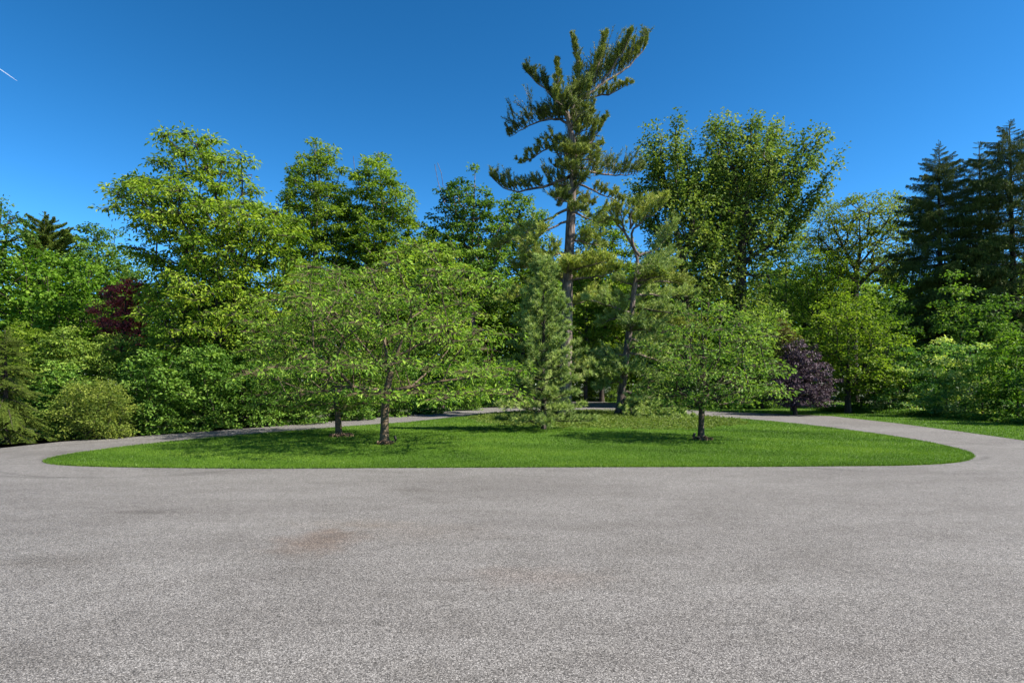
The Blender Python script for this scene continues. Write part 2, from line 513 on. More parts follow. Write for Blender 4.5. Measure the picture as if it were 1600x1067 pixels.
def pine_bough(path, r0, rng, tw_len, up=0.8, start=0.3, gap=0.22, nn=46, ln=0.13, w=0.02, tv=0.5, fork=2, spread=0.8, fwd=0.55, reps=2):
    """one bough with its upturned plumes of needles (local coordinates)"""
    g = Geo()
    pts = resample(path, 0.3)
    n = len(pts)
    pts[1:-1] += rng.normal(size=(n - 2, 3)) * 0.03
    rad = r0 * (1 - 0.85 * np.linspace(0, 1, n))
    v, t = tube_path(pts, rad, 6); g.add(v, t, 0, None, True)
    seg = np.linalg.norm(np.diff(pts, axis=0), axis=1); s = np.concatenate([[0], np.cumsum(seg)])
    tot = s[-1]
    k = max(4, int(tot * (1 - start) / gap))
    f = np.linspace(start, 1.0, k) * tot
    base = np.stack([np.interp(f, s, pts[:, i]) for i in range(3)], 1)
    tg = unit(np.stack([np.interp(f, s, unit(np.gradient(pts, axis=0))[:, i]) for i in range(3)], 1))
    A, B, T = [], [], []
    lat = unit(np.cross(tg, np.array([0, 0, 1.0])))
    tone = np.clip(tv + rng.normal() * 0.1, 0.1, 0.9)
    for rep in range(reps):
        sgn = rng.choice([-1, 1], k)[:, None] * rng.uniform(0.2, 1.0, (k, 1))
        dr = unit(tg * fwd + lat * sgn * spread + np.array([0, 0, up]) * rng.uniform(0.6, 1.2, (k, 1)) + rng.normal(size=(k, 3)) * 0.18)
        env = np.sin(np.clip((f / tot - start) / (1 - start) * 0.8 + 0.2, 0, 1) * np.pi) * 0.55 + 0.45
        l = tw_len * env * rng.uniform(0.4, 1.3, k)
        e = base + dr * l[:, None]
        A.append(base); B.append(e); T.append(tone + rng.normal(size=k) * 0.1)
        for q in range(fork):
            ff = rng.uniform(0.3, 0.8, (k, 1))
            a2 = base + (e - base) * ff
            d2 = unit(dr + rng.normal(size=(k, 3)) * 0.38 + np.array([0, 0, 0.3 * up]))
            A.append(a2); B.append(a2 + d2 * l[:, None] * rng.uniform(0.35, 0.6, (k, 1))); T.append(tone + rng.normal(size=k) * 0.1)
    A, B, T = np.concatenate(A), np.concatenate(B), np.concatenate(T)
    v, t = tubes(A, B, np.full(len(A), 0.012), np.full(len(A), 0.006), 3); g.add(v, t, 0)
    v, t, c = needles(A, B, nn, ln, w, rng, T); g.add(v, t, 1, c)
    return g

def bough_px(pts, d, org, rng, spread=0.5, dy=None):
    """a bough drawn over the photo, given its own run in depth"""
    q = np.array([P(a, b, d) - org for a, b in pts])
    run = abs(q[-1, 0] - q[0, 0]) + 0.3
    slope = rng.uniform(-spread, spread) if dy is None else dy
    f = np.linspace(0, 1, len(q))
    q[:, 1] += f * run * slope
    sc = (d + q[:, 1:2]) / d                    # keep it on its line of sight when it comes forward or goes back
    wld = q + org; eye = np.array([0, 0, EYE])
    qq = eye + (np.stack([(wld[:, 0]), np.full(len(q), d), wld[:, 2]], 1) - eye) * sc
    return qq - org

# ------------------------------------------------------------------ spruce-like boughs, shared meshes
def spruce_bough(seed, mats, hang=0.35, nn=26, droop=0.16, flat=False, ln=0.022):
    rng = np.random.default_rng(seed)
    g = Geo()
    x = np.linspace(0, 1, 12)
    pts = np.stack([x, rng.normal() * 0.05 * x ** 2, 0.05 * x - droop * x ** 1.6 * 1.4 + 0.16 * np.maximum(x - 0.65, 0) ** 1.3], 1)
    v, t = tube_path(pts, 0.014 * (1 - 0.85 * x) + 0.001, 5); g.add(v, t, 0, None, True)
    k = 34
    A, B, T = [], [], []
    for sd in (-1, 1):
        f = np.clip(np.linspace(0.12, 0.99, k) + rng.normal(size=k) * 0.012, 0.1, 1)
        b = np.stack([np.interp(f, x, pts[:, i]) for i in range(3)], 1)
        l = (0.30 * (1 - f) ** 0.7 + 0.05) * rng.uniform(0.6, 1.15, k)
        dr = unit(np.stack([np.full(k, 0.75), np.full(k, sd * 1.0), -hang * rng.uniform(0.3, 1.6, k)], 1) + rng.normal(size=(k, 3)) * 0.12)
        e = b + dr * l[:, None]
        A.append(b); B.append(e); T.append(0.5 + rng.normal(size=k) * 0.14)
        if not flat:
            for rep in range(2):                       # branchlets that hang straight down
                ff = rng.uniform(0.2, 1, (k, 1)); a2 = b + (e - b) * ff
                e2 = a2 + unit(np.stack([np.full(k, 0.15), np.full(k, sd * 0.15), np.full(k, -1.0)], 1) + rng.normal(size=(k, 3)) * 0.15) * (l * rng.uniform(0.25, 0.6, k) + 0.02)[:, None]
                A.append(a2); B.append(e2); T.append(0.35 + rng.normal(size=k) * 0.14)
        else:
            for rep in range(3):
                ff = rng.uniform(0.1, 0.9, (k, 1)); a2 = b + (e - b) * ff
                e2 = a2 + unit(dr + np.stack([rng.uniform(-.2, 1, k), rng.uniform(-.6, .6, k), np.full(k, -0.25)], 1)) * (l * 0.45)[:, None]
                A.append(a2); B.append(e2); T.append(0.55 + rng.normal(size=k) * 0.14)
    A.append(pts[-2:-1]); B.append(pts[-1:] + np.array([[0.03, 0, 0]])); T.append(np.array([0.6]))
    A, B, T = np.concatenate(A), np.concatenate(B), np.concatenate(T)
    v, t, c = needles(A, B, nn, ln, 0.009, rng, np.clip(T, 0, 1), 0.9, 0.0); g.add(v, t, 1, c)
    return g.mesh('bough', mats)

def whorl_conifer(name, label, cat, foot, d, top_py, trunk_top_x, prof, boughs, mats, seed, gap=0.42, per=5, pitch=(30, -12), low_z=1.2, r_base=0.25, group=None, lean=0.0, leader=True):
    """prof: list of (row, half width in px); boughs become children of the tree"""
    rng = np.random.default_rng(seed)
    bx = (foot - CX) / F * d
    org = np.array([bx, d, 0.0])
    H = EYE + (HZ - top_py) / F * d
    tx = (trunk_top_x - CX) / F * d - bx
    root = thing(name, label, cat, org, group)
    zz = np.linspace(0, H, 14)
    tp = np.stack([tx * zz / H, 0.03 * np.sin(zz), zz], 1); tp[0, 2] = -0.15
    rad = r_base * (1 - zz / H) ** 0.85 + 0.012; rad[0] *= 1.35
    v, t = tube_path(tp, rad, 9, rng, 0.03)
    g = Geo(); g.add(v, t, 0, None, True)
    link('trunk', g.mesh('trunk', [mats[0]]), root)
    pz = np.array([EYE + (HZ - a) / F * d for a, b in prof]); pw = np.array([b / F * d for a, b in prof])
    o = np.argsort(pz); pz, pw = pz[o], pw[o]
    z = H - 0.12
    n = 0
    while z > low_z:
        f = (H - z) / H
        m = per if f > 0.08 else 3
        a0 = rng.random() * 6.283
        for i in range(m):
            az = a0 + i * 6.283 / m + rng.normal() * 0.25
            ln = np.interp(z, pz, pw) * rng.uniform(0.72, 1.12)
            if ln < 0.12: continue
            b = link('bough', boughs[rng.integers(len(boughs))], root)
            pt = math.radians(pitch[0] + (pitch[1] - pitch[0]) * min(1, f * 1.6) + rng.normal() * 6)
            b.location = (tx * z / H, 0, z + rng.normal() * 0.08)
            b.rotation_euler = (rng.normal() * 0.15, -pt, az)
            b.scale = (ln, ln * rng.uniform(0.85, 1.1), ln * rng.uniform(0.85, 1.1))
            n += 1
        z -= gap * (0.45 + 0.75 * min(1, f * 2.2)) * rng.uniform(0.8, 1.2)
    if leader:
        b = link('leader', boughs[0], root)
        b.location = (tx * 0.97, 0, H - 0.7); b.rotation_euler = (0, -math.radians(88), 0); b.scale = (0.75, 0.5, 0.5)
    return root

# ================================================================== GROUND
def noise_val(x, y, seed=0):
    r = np.random.default_rng(seed)
    v = 0
    for k in range(5):
        a, b, c = r.uniform(0.15, 1.4) , r.uniform(0.15, 1.4), r.uniform(0, 6.28)
        v = v + np.sin(x * a * r.choice([-1, 1]) + y * b + c) / 5
    return v

def ground_mat():
    m = bpy.data.materials.new('woodland_floor')
    nt, N, L = nodes_of(m)
    tc = N.new('ShaderNodeTexCoord')
    n1 = N.new('ShaderNodeTexNoise'); n1.inputs['Scale'].default_value = 0.5; n1.inputs['Detail'].default_value = 8
    n2 = N.new('ShaderNodeTexNoise'); n2.inputs['Scale'].default_value = 14; n2.inputs['Detail'].default_value = 4
    L.new(tc.outputs['Object'], n1.inputs['Vector']); L.new(tc.outputs['Object'], n2.inputs['Vector'])
    ad = N.new('ShaderNodeMath'); ad.operation = 'MULTIPLY_ADD'
    L.new(n2.outputs['Fac'], ad.inputs[0]); ad.inputs[1].default_value = 0.6; L.new(n1.outputs['Fac'], ad.inputs[2])
    cr = N.new('ShaderNodeValToRGB'); e = cr.color_ramp.elements
    e[0].position, e[0].color = 0.55, (0.030, 0.024, 0.014, 1)
    e[1].position, e[1].color = 1.0, (0.045, 0.070, 0.016, 1)
    L.new(ad.outputs[0], cr.inputs['Fac'])
    pb = N.new('ShaderNodeBsdfPrincipled'); pb.inputs['Roughness'].default_value = 0.95
    L.new(cr.outputs[0], pb.inputs['Base Color'])
    bp = N.new('ShaderNodeBump'); bp.inputs['Strength'].default_value = 0.6; bp.inputs['Distance'].default_value = 0.05
    L.new(n2.outputs['Fac'], bp.inputs['Height']); L.new(bp.outputs[0], pb.inputs['Normal'])
    o = N.new('ShaderNodeOutputMaterial'); L.new(pb.outputs[0], o.inputs['Surface'])
    return m

def turf_mat():
    m = bpy.data.materials.new('turf')
    nt, N, L = nodes_of(m)
    tc = N.new('ShaderNodeTexCoord')
    n1 = N.new('ShaderNodeTexNoise'); n1.inputs['Scale'].default_value = 0.8; n1.inputs['Detail'].default_value = 6
    n2 = N.new('ShaderNodeTexNoise'); n2.inputs['Scale'].default_value = 45; n2.inputs['Detail'].default_value = 3
    L.new(tc.outputs['Object'], n1.inputs['Vector']); L.new(tc.outputs['Object'], n2.inputs['Vector'])
    ad = N.new('ShaderNodeMath'); ad.operation = 'MULTIPLY_ADD'
    L.new(n2.outputs['Fac'], ad.inputs[0]); ad.inputs[1].default_value = 0.8; L.new(n1.outputs['Fac'], ad.inputs[2])
    cr = N.new('ShaderNodeValToRGB'); e = cr.color_ramp.elements
    e[0].position, e[0].color = 0.55, (0.022, 0.052, 0.005, 1)
    e[1].position, e[1].color = 1.1, (0.052, 0.110, 0.009, 1)
    L.new(ad.outputs[0], cr.inputs['Fac'])
    pb = N.new('ShaderNodeBsdfPrincipled'); pb.inputs['Roughness'].default_value = 0.9; pb.inputs['Specular IOR Level'].default_value = 0.15
    L.new(cr.outputs[0], pb.inputs['Base Color'])
    bp = N.new('ShaderNodeBump'); bp.inputs['Strength'].default_value = 0.8; bp.inputs['Distance'].default_value = 0.03
    L.new(n2.outputs['Fac'], bp.inputs['Height']); L.new(bp.outputs[0], pb.inputs['Normal'])
    o = N.new('ShaderNodeOutputMaterial'); L.new(pb.outputs[0], o.inputs['Surface'])
    return m

def chipseal_mat():
    m = bpy.data.materials.new('chipseal')
    nt, N, L = nodes_of(m)
    tc = N.new('ShaderNodeTexCoord')
    def mapped(sc):
        mp = N.new('ShaderNodeMapping'); mp.inputs['Scale'].default_value = sc
        L.new(tc.outputs['Object'], mp.inputs['Vector']); return mp.outputs[0]
    vo = N.new('ShaderNodeTexVoronoi'); vo.inputs['Scale'].default_value = 125
    L.new(tc.outputs['Object'], vo.inputs['Vector'])
    sep = N.new('ShaderNodeSeparateColor'); L.new(vo.outputs['Color'], sep.inputs[0])
    ch = N.new('ShaderNodeValToRGB'); e = ch.color_ramp.elements           # colour of each stone chip
    e[0].position, e[0].color = 0.0, (0.050, 0.048, 0.046, 1)
    e[1].position, e[1].color = 1.0, (0.36, 0.35, 0.34, 1)
    a = e.new(0.35); a.color = (0.148, 0.142, 0.138, 1)
    a = e.new(0.80); a.color = (0.215, 0.208, 0.202, 1)
    L.new(sep.outputs[0], ch.inputs['Fac'])
    gapr = N.new('ShaderNodeValToRGB'); e = gapr.color_ramp.elements        # tar between the chips
    e[0].position, e[0].color = 0.30, (1, 1, 1, 1)
    e[1].position, e[1].color = 0.75, (0.25, 0.245, 0.24, 1)
    L.new(vo.outputs['Distance'], gapr.inputs['Fac'])
    mul = N.new('ShaderNodeMix'); mul.data_type = 'RGBA'; mul.blend_type = 'MULTIPLY'; mul.inputs['Factor'].default_value = 0.85
    L.new(ch.outputs[0], mul.inputs['A']); L.new(gapr.outputs[0], mul.inputs['B'])
    # broad wear: patches and long streaks left by wheels
    def wear(sc, det, lo, hi, c_lo, c_hi, prev, dist=0.0):
        n = N.new('ShaderNodeTexNoise'); n.inputs['Scale'].default_value = 1.0; n.inputs['Detail'].default_value = det; n.inputs['Distortion'].default_value = dist
        L.new(mapped(sc), n.inputs['Vector'])
        r = N.new('ShaderNodeValToRGB'); q = r.color_ramp.elements
        q[0].position, q[0].color = lo, (*c_lo, 1); q[1].position, q[1].color = hi, (*c_hi, 1)
        L.new(n.outputs['Fac'], r.inputs['Fac'])
        x = N.new('ShaderNodeMix'); x.data_type = 'RGBA'; x.blend_type = 'MULTIPLY'; x.inputs['Factor'].default_value = 1.0
        L.new(prev, x.inputs['A']); L.new(r.outputs[0], x.inputs['B'])
        return x.outputs['Result']
    col = wear((0.22, 0.55, 1), 7, 0.36, 0.62, (0.85, 0.84, 0.835), (1.04, 1.04, 1.04), mul.outputs['Result'], 0.6)
    col = wear((1.1, 2.4, 1), 6, 0.34, 0.56, (0.90, 0.895, 0.885), (1.03, 1.03, 1.03), col, 0.8)
    col = wear((9, 9, 1), 4, 0.30, 0.66, (0.92, 0.92, 0.92), (1.06, 1.06, 1.06), col)
    # rusty stains with a shape of their own
    def stain(prev, x, y, rx, ry, c, amt):
        mp = N.new('ShaderNodeMapping'); mp.vector_type = 'TEXTURE'
        mp.inputs['Location'].default_value = (x, y, 0); mp.inputs['Scale'].default_value = (rx, ry, 1)
        L.new(tc.outputs['Object'], mp.inputs['Vector'])
        ln = N.new('ShaderNodeVectorMath'); ln.operation = 'LENGTH'; L.new(mp.outputs[0], ln.inputs[0])
        nz = N.new('ShaderNodeTexNoise'); nz.inputs['Scale'].default_value = 3.5; nz.inputs['Detail'].default_value = 7
        L.new(tc.outputs['Object'], nz.inputs['Vector'])
        sm = N.new('ShaderNodeMath'); sm.operation = 'MULTIPLY_ADD'; sm.inputs[1].default_value = 1.5
        L.new(nz.outputs['Fac'], sm.inputs[0]); L.new(ln.outputs['Value'], sm.inputs[2])
        mr = N.new('ShaderNodeMapRange'); mr.inputs['From Min'].default_value = 1.0; mr.inputs['From Max'].default_value = 1.9
        mr.inputs['To Min'].default_value = amt; mr.inputs['To Max'].default_value = 0.0
        L.new(sm.outputs[0], mr.inputs['Value'])
        x2 = N.new('ShaderNodeMix'); x2.data_type = 'RGBA'; x2.blend_type = 'MULTIPLY'
        L.new(mr.outputs['Result'], x2.inputs['Factor']); L.new(prev, x2.inputs['A']); x2.inputs['B'].default_value = (*c, 1)
        return x2.outputs['Result']
    def track(prev, x, y, rad, wd, amt):                        # the curved line a tyre polishes
        sb = N.new('ShaderNodeVectorMath'); sb.operation = 'SUBTRACT'; sb.inputs[1].default_value = (x, y, 0)
        L.new(tc.outputs['Object'], sb.inputs[0])
        ln = N.new('ShaderNodeVectorMath'); ln.operation = 'LENGTH'; L.new(sb.outputs[0], ln.inputs[0])
        nz = N.new('ShaderNodeTexNoise'); nz.inputs['Scale'].default_value = 0.9; nz.inputs['Detail'].default_value = 5
        L.new(tc.outputs['Object'], nz.inputs['Vector'])
        a = N.new('ShaderNodeMath'); a.operation = 'SUBTRACT'; L.new(ln.outputs['Value'], a.inputs[0]); a.inputs[1].default_value = rad
        b = N.new('ShaderNodeMath'); b.operation = 'ABSOLUTE'; L.new(a.outputs[0], b.inputs[0])
        mr = N.new('ShaderNodeMapRange'); mr.interpolation_type = 'SMOOTHSTEP'; mr.inputs['From Max'].default_value = wd
        mr.inputs['To Min'].default_value = amt; mr.inputs['To Max'].default_value = 0.0
        L.new(b.outputs[0], mr.inputs['Value'])
        m2 = N.new('ShaderNodeMapRange'); m2.inputs['From Min'].default_value = 0.35; m2.inputs['From Max'].default_value = 0.6
        L.new(nz.outputs['Fac'], m2.inputs['Value'])
        f = N.new('ShaderNodeMath'); f.operation = 'MULTIPLY'; L.new(mr.outputs[0], f.inputs[0]); L.new(m2.outputs[0], f.inputs[1])
        x2 = N.new('ShaderNodeMix'); x2.data_type = 'RGBA'; x2.blend_type = 'MULTIPLY'
        L.new(f.outputs[0], x2.inputs['Factor']); L.new(prev, x2.inputs['A']); x2.inputs['B'].default_value = (0.55, 0.54, 0.53, 1)
        return x2.outputs['Result']
    for (x, y, rad, wd, am) in ((-8.2, 15.6, 3.0, 0.16, 0.75), (-8.2, 15.6, 4.5, 0.18, 0.7), (-7.6, 15.2, 4.1, 0.10, 0.5), (8.6, 16.4, 3.3, 0.16, 0.7), (8.6, 16.4, 4.8, 0.18, 0.6), (-30, -20, 29.5, 0.22, 0.35), (-30, -20, 31.0, 0.22, 0.35), (26, -16, 25.5, 0.2, 0.3)):
        col = track(col, x, y, rad, wd, am)
    for (px, py, rx, ry, c, am) in STAINS:
        g = G(px, py)
        col = stain(col, g[0], g[1], rx, ry, c, am)
    pb = N.new('ShaderNodeBsdfPrincipled'); pb.inputs['Roughness'].default_value = 0.8; pb.inputs['Specular IOR Level'].default_value = 0.3
    L.new(col, pb.inputs['Base Color'])
    bp = N.new('ShaderNodeBump'); bp.inputs['Strength'].default_value = 0.55; bp.inputs['Distance'].default_value = 0.006; bp.invert = True
    L.new(vo.outputs['Distance'], bp.inputs['Height']); L.new(bp.outputs[0], pb.inputs['Normal'])
    o = N.new('ShaderNodeOutputMaterial'); L.new(pb.outputs[0], o.inputs['Surface'])
    return m

STAINS = [(495, 846, 0.50, 0.62, (0.86, 0.70, 0.60), 0.75), (555, 818, 0.8, 0.3, (0.92, 0.84, 0.75), 0.5), (640, 830, 1.2, 0.5, (0.95, 0.90, 0.86), 0.6),
          (840, 900, 0.8, 0.35, (0.90, 0.80, 0.74), 0.5), (215, 800, 0.8, 0.16, (0.62, 0.60, 0.58), 0.8),
          (60, 880, 0.7, 0.35, (0.74, 0.72, 0.70), 0.7), (640, 765, 0.5, 0.2, (0.70, 0.68, 0.66), 0.6)]

def poly_sheet(name, outline, z, mat, step=None):
    me = bpy.data.meshes.new(name)
    import bmesh
    bm = bmesh.new()
    vs = [bm.verts.new((x, y, z)) for x, y in outline]
    bm.faces.new(vs)
    bmesh.ops.triangulate(bm, faces=bm.faces[:])
    bmesh.ops.recalc_face_normals(bm, faces=bm.faces[:])
    if bm.faces[0].normal.z < 0: bmesh.ops.reverse_faces(bm, faces=bm.faces[:])
    bm.to_mesh(me); bm.free()
    me.materials.append(mat)
    return tag(link(name, me), kind='structure')

def smooth_closed(p, n):
    p = np.array(p, float)
    q = np.vstack([p, p[:1]])
    seg = np.linalg.norm(np.diff(q, axis=0), axis=1); s = np.concatenate([[0], np.cumsum(seg)])
    u = np.linspace(0, s[-1], n, endpoint=False)
    o = np.stack([np.interp(u, s, q[:, 0]), np.interp(u, s, q[:, 1])], 1)
    for _ in range(6): o = 0.25 * np.roll(o, 1, 0) + 0.5 * o + 0.25 * np.roll(o, -1, 0)
    return o

gr = np.array([(-700, -60), (700, -60), (700, 900), (-700, 900)], float)
poly_sheet('ground', gr, -0.012, ground_mat())

PAVE_L = [G(0, 700), G(95, 690), G(200, 683), G(300, 675.5), G(400, 668), G(480, 661.5), G(560, 655), G(640, 648.5), G(700, 643), G(750, 637.5), G(790, 632)]
PAVE_R = [G(1600, 688), G(1500, 674), G(1400, 661), G(1300, 650), G(1200, 646), G(1110, 642.5), G(1040, 637), G(965, 629.5)]
pave = [(45, -8), (45, 9), (26, 15.2)] + [tuple(x) for x in PAVE_R] + [(8.0, 62), (6.6, 75), (2.2, 75), (1.5, 62)] + [tuple(x) for x in PAVE_L[::-1]] + [(-22, 13.4), (-45, 11), (-45, -8)]
poly_sheet('driveway', pave, 0.0, chipseal_mat())

ISL_PX = [(67, 721), (80, 725.5), (120, 728), (200, 730), (300, 731.2), (400, 732), (600, 731), (800, 730), (1000, 729.5), (1200, 729), (1400, 727.5), (1470, 725), (1505, 721), (1521, 714.5),
          (1518, 709.5), (1500, 703), (1450, 691.5), (1380, 680), (1300, 669), (1250, 663), (1200, 658.2), (1150, 654), (1100, 651), (1040, 647.5), (1000, 645), (950, 642.3), (900, 641), (840, 642), (780, 645),
          (700, 653.5), (640, 660), (540, 667), (460, 673.5), (400, 678.5), (300, 687), (200, 698), (120, 708.5), (80, 716)]
ISL = smooth_closed([G(*q) for q in ISL_PX], 420)
ctr = ISL.mean(0); ctr[1] = 20.0
TURF = turf_mat()
rings = np.concatenate([[1.0, 0.9985], np.linspace(0.985, 0.0, 22)])
def lawn_h(t, x, y):
    return 0.016 + 0.10 * (1 - t) ** 1.2 + 0.02 * noise_val(x, y, 3) * (1 - t)
vv = []
for i, t in enumerate(rings):
    xy = ctr + (ISL - ctr) * t
    h = -0.01 if i == 0 else lawn_h(t, xy[:, 0], xy[:, 1])
    vv.append(np.stack([xy[:, 0], xy[:, 1], np.broadcast_to(h, (len(ISL),))], 1))
vv = np.concatenate(vv)
lt = ring_tris(len(rings), len(ISL))[:, ::-1]
me = mesh_np('lawn', vv, lt[:, ::-1] if False else lt, TURF, smooth=True)
lawn = tag(link('lawn', me), kind='structure')
if me.polygons[len(me.polygons) // 2].normal.z < 0:
    me.flip_normals()

def in_poly(p, poly):
    x, y = p[:, 0], p[:, 1]
    c = np.zeros(len(p), bool)
    a = poly; b = np.roll(poly, -1, 0)
    for (x0, y0), (x1, y1) in zip(a, b):
        if y0 == y1: continue
        m = ((y0 > y) != (y1 > y)) & (x < (x1 - x0) * (y - y0) / (y1 - y0) + x0)
        c ^= m
    return c

def radial_t(p):
    """0 at the island's middle, 1 on its rim"""
    ang_r = np.arctan2(ISL[:, 1] - ctr[1], ISL[:, 0] - ctr[0]); rad = np.linalg.norm(ISL - ctr, axis=1)
    o = np.argsort(ang_r)
    a = np.arctan2(p[:, 1] - ctr[1], p[:, 0] - ctr[0])
    R_ = np.interp(a, ang_r[o], rad[o], period=2 * np.pi)
    return np.linalg.norm(p - ctr, axis=1) / R_

def blades(p, zb, hgt, wid, lean, rng, tint):
    n = len(p)
    az = rng.random(n) * 6.283
    ln = np.abs(rng.normal(size=n)) * lean
    h = hgt * rng.uniform(0.6, 1.25, n)
    b = np.stack([p[:, 0], p[:, 1], zb], 1)
    fa = rng.random(n) * 6.283
    w = np.stack([np.cos(fa), np.sin(fa), np.zeros(n)], 1) * (wid * rng.uniform(0.7, 1.3, n))[:, None] * 0.5
    tip = b + np.stack([np.cos(az) * ln * h, np.sin(az) * ln * h, h * np.sqrt(np.clip(1 - np.minimum(ln, .9) ** 2, 0.1, 1))], 1)
    v = np.stack([b - w, b + w, tip], 1).reshape(-1, 3)
    return v, np.arange(3 * n).reshape(-1, 3), np.repeat(np.clip(tint, 0, 1), 3)

COVER_C = G(925, 665)
def in_cover(p):
    """the rougher patch of ground cover under the pines"""
    q = G(930, 668)
    r = np.hypot((p[:, 0] - 4.2) / 6.2, (p[:, 1] - 30.0) / 8.6) + 0.10 * noise_val(p[:, 0] * 2, p[:, 1] * 2, 11)
    return r < 1.0

rg = np.random.default_rng(5)
def scatter(box, n, rg):
    return np.stack([rg.uniform(box[0], box[1], n), rg.uniform(box[2], box[3], n)], 1)

# lawn grass: dense near the camera, sparser behind
g = Geo()
for (y0, y1, dens, hgt, wid) in ((11.9, 13.2, 3000, 0.042, 0.008), (13.2, 16.5, 1700, 0.042, 0.010), (16.5, 22, 750, 0.045, 0.015), (22, 41, 260, 0.05, 0.024)):
    p = scatter((-11.5, 13.5, y0, y1), int(25 * (y1 - y0) * dens), rg)
    t = radial_t(p)
    m = (t < 1.004) & ~(in_cover(p) & (rg.random(len(p)) < 0.8))
    p, t = p[m], t[m]
    stripe = 0.07 * np.sign(np.sin((p[:, 0] * 0.25 + p[:, 1]) * 2.6))
    tn = 0.5 + 0.30 * noise_val(p[:, 0], p[:, 1], 1) + 0.18 * noise_val(p[:, 0] * 2.1, p[:, 1] * 2.6, 8) + 0.14 * noise_val(p[:, 0] * 4, p[:, 1] * 4, 2) + stripe + rg.normal(size=len(p)) * 0.11
    v, tr, c = blades(p, lawn_h(np.minimum(t, 0.9985), p[:, 0], p[:, 1]) - 0.004, hgt, wid, 0.45, rg, tn)
    g.add(v, tr, 0, c)
# shaggy lip hanging over the driveway's edge
k = rg.integers(0, len(ISL), 26000)
e = ISL[k] + (ISL[(k + 1) % len(ISL)] - ISL[k]) * rg.random((len(k), 1))
e = ctr + (e - ctr) * (1 + rg.normal(size=(len(k), 1)) * 0.0026)
v, tr, c = blades(e, np.full(len(e), 0.0), 0.058, 0.010, 0.6, rg, 0.4 + rg.normal(size=len(e)) * 0.2)
g.add(v, tr, 0, c)
tag(link('grass', g.mesh('grass', [M['grass']])), 'mown green grass blades covering the round island lawn', 'grass', kind='stuff')

# ground cover under the pines
p = scatter((-4, 12, 20, 40), 26000, rg)
p = p[in_cover(p) & (radial_t(p) < 0.985)]
n = len(p)
pos3 = np.stack([p[:, 0], p[:, 1], lawn_h(radial_t(p), p[:, 0], p[:, 1]) + rg.uniform(0.0, 0.10, n)], 1)
v, tr, c = leaf_cloud(pos3, np.tile(np.array([[0, 0, 0.4]]), (n, 1)), int(n * 2.2), 0.085, 0.06, 0.1, 1.2, 0.03, rg, 0.5 + 0.15 * noise_val(p[:, 0] * 3, p[:, 1] * 3, 9))
tag(link('ground_cover', mesh_np('ground_cover', v, tr, M['cover'], None, c)), 'low pale leafy ground cover spreading under the pines', 'ground cover', kind='stuff')

# verge beyond the right-hand drive
VERGE = np.array([tuple(x) for x in PAVE_R] + [(8.0, 62), (30, 62), (34, 30), (30, 20), (26, 15.2)])
vg = [tuple(x) for x in VERGE]
poly_sheet('verge', vg, 0.006, TURF)
p = scatter((7, 33, 15, 60), 260000, rg)
p = p[in_poly(p, VERGE)]
p = p[rg.random(len(p)) < np.clip(22 / p[:, 1], 0.25, 1) ** 1.5]
p = p[p[:, 0] < p[:, 1] * 0.9]
v, tr, c = blades(p, np.full(len(p), 0.004), 0.065, 0.022, 0.45, rg, 0.48 + 0.2 * noise_val(p[:, 0], p[:, 1], 4) + rg.normal(size=len(p)) * 0.16)
tag(link('grass', mesh_np('verge_grass', v, tr, M['grass'], None, c)), 'mown grass blades on the strip between drive and shrubs', 'grass', kind='stuff')

# mulch rings, small uplights
def mulch(px, py, r, seed):
    rng = np.random.default_rng(seed)
    c = G(px, py); n = 260
    a = rng.random(n) * 6.283; q = r * np.sqrt(rng.random(n))
    p = np.stack([c[0] + np.cos(a) * q, c[1] + np.sin(a) * q], 1)
    z = lawn_h(np.minimum(radial_t(p), .998), p[:, 0], p[:, 1]) + 0.03 * (1 - (q / r)) + rng.uniform(0.02, 0.055, n)
    pos3 = np.stack([p[:, 0], p[:, 1], z], 1)
    v, t, cc = leaf_cloud(pos3, rng.normal(size=(n, 3)), 700, 0.07, 0.035, 0, 1.0, 0.01, rng, rng.random(n))
    o = tag(link('mulch', mesh_np('mulch', v, t, MULCH, None, cc)), 'brown bark mulch ringing the foot of a cherry trunk', 'mulch', kind='stuff')
MULCH = leaf_mat('bark_mulch', (0.05, 0.034, 0.022), (0.14, 0.10, 0.065), (0.26, 0.19, 0.13), 0.0, 0.9, 0.1, ty=(1, 1, 1))
mulch(602, 697.6, 0.20, 1); mulch(534, 684, 0.36, 2); mulch(1098, 690.6, 0.25, 3)

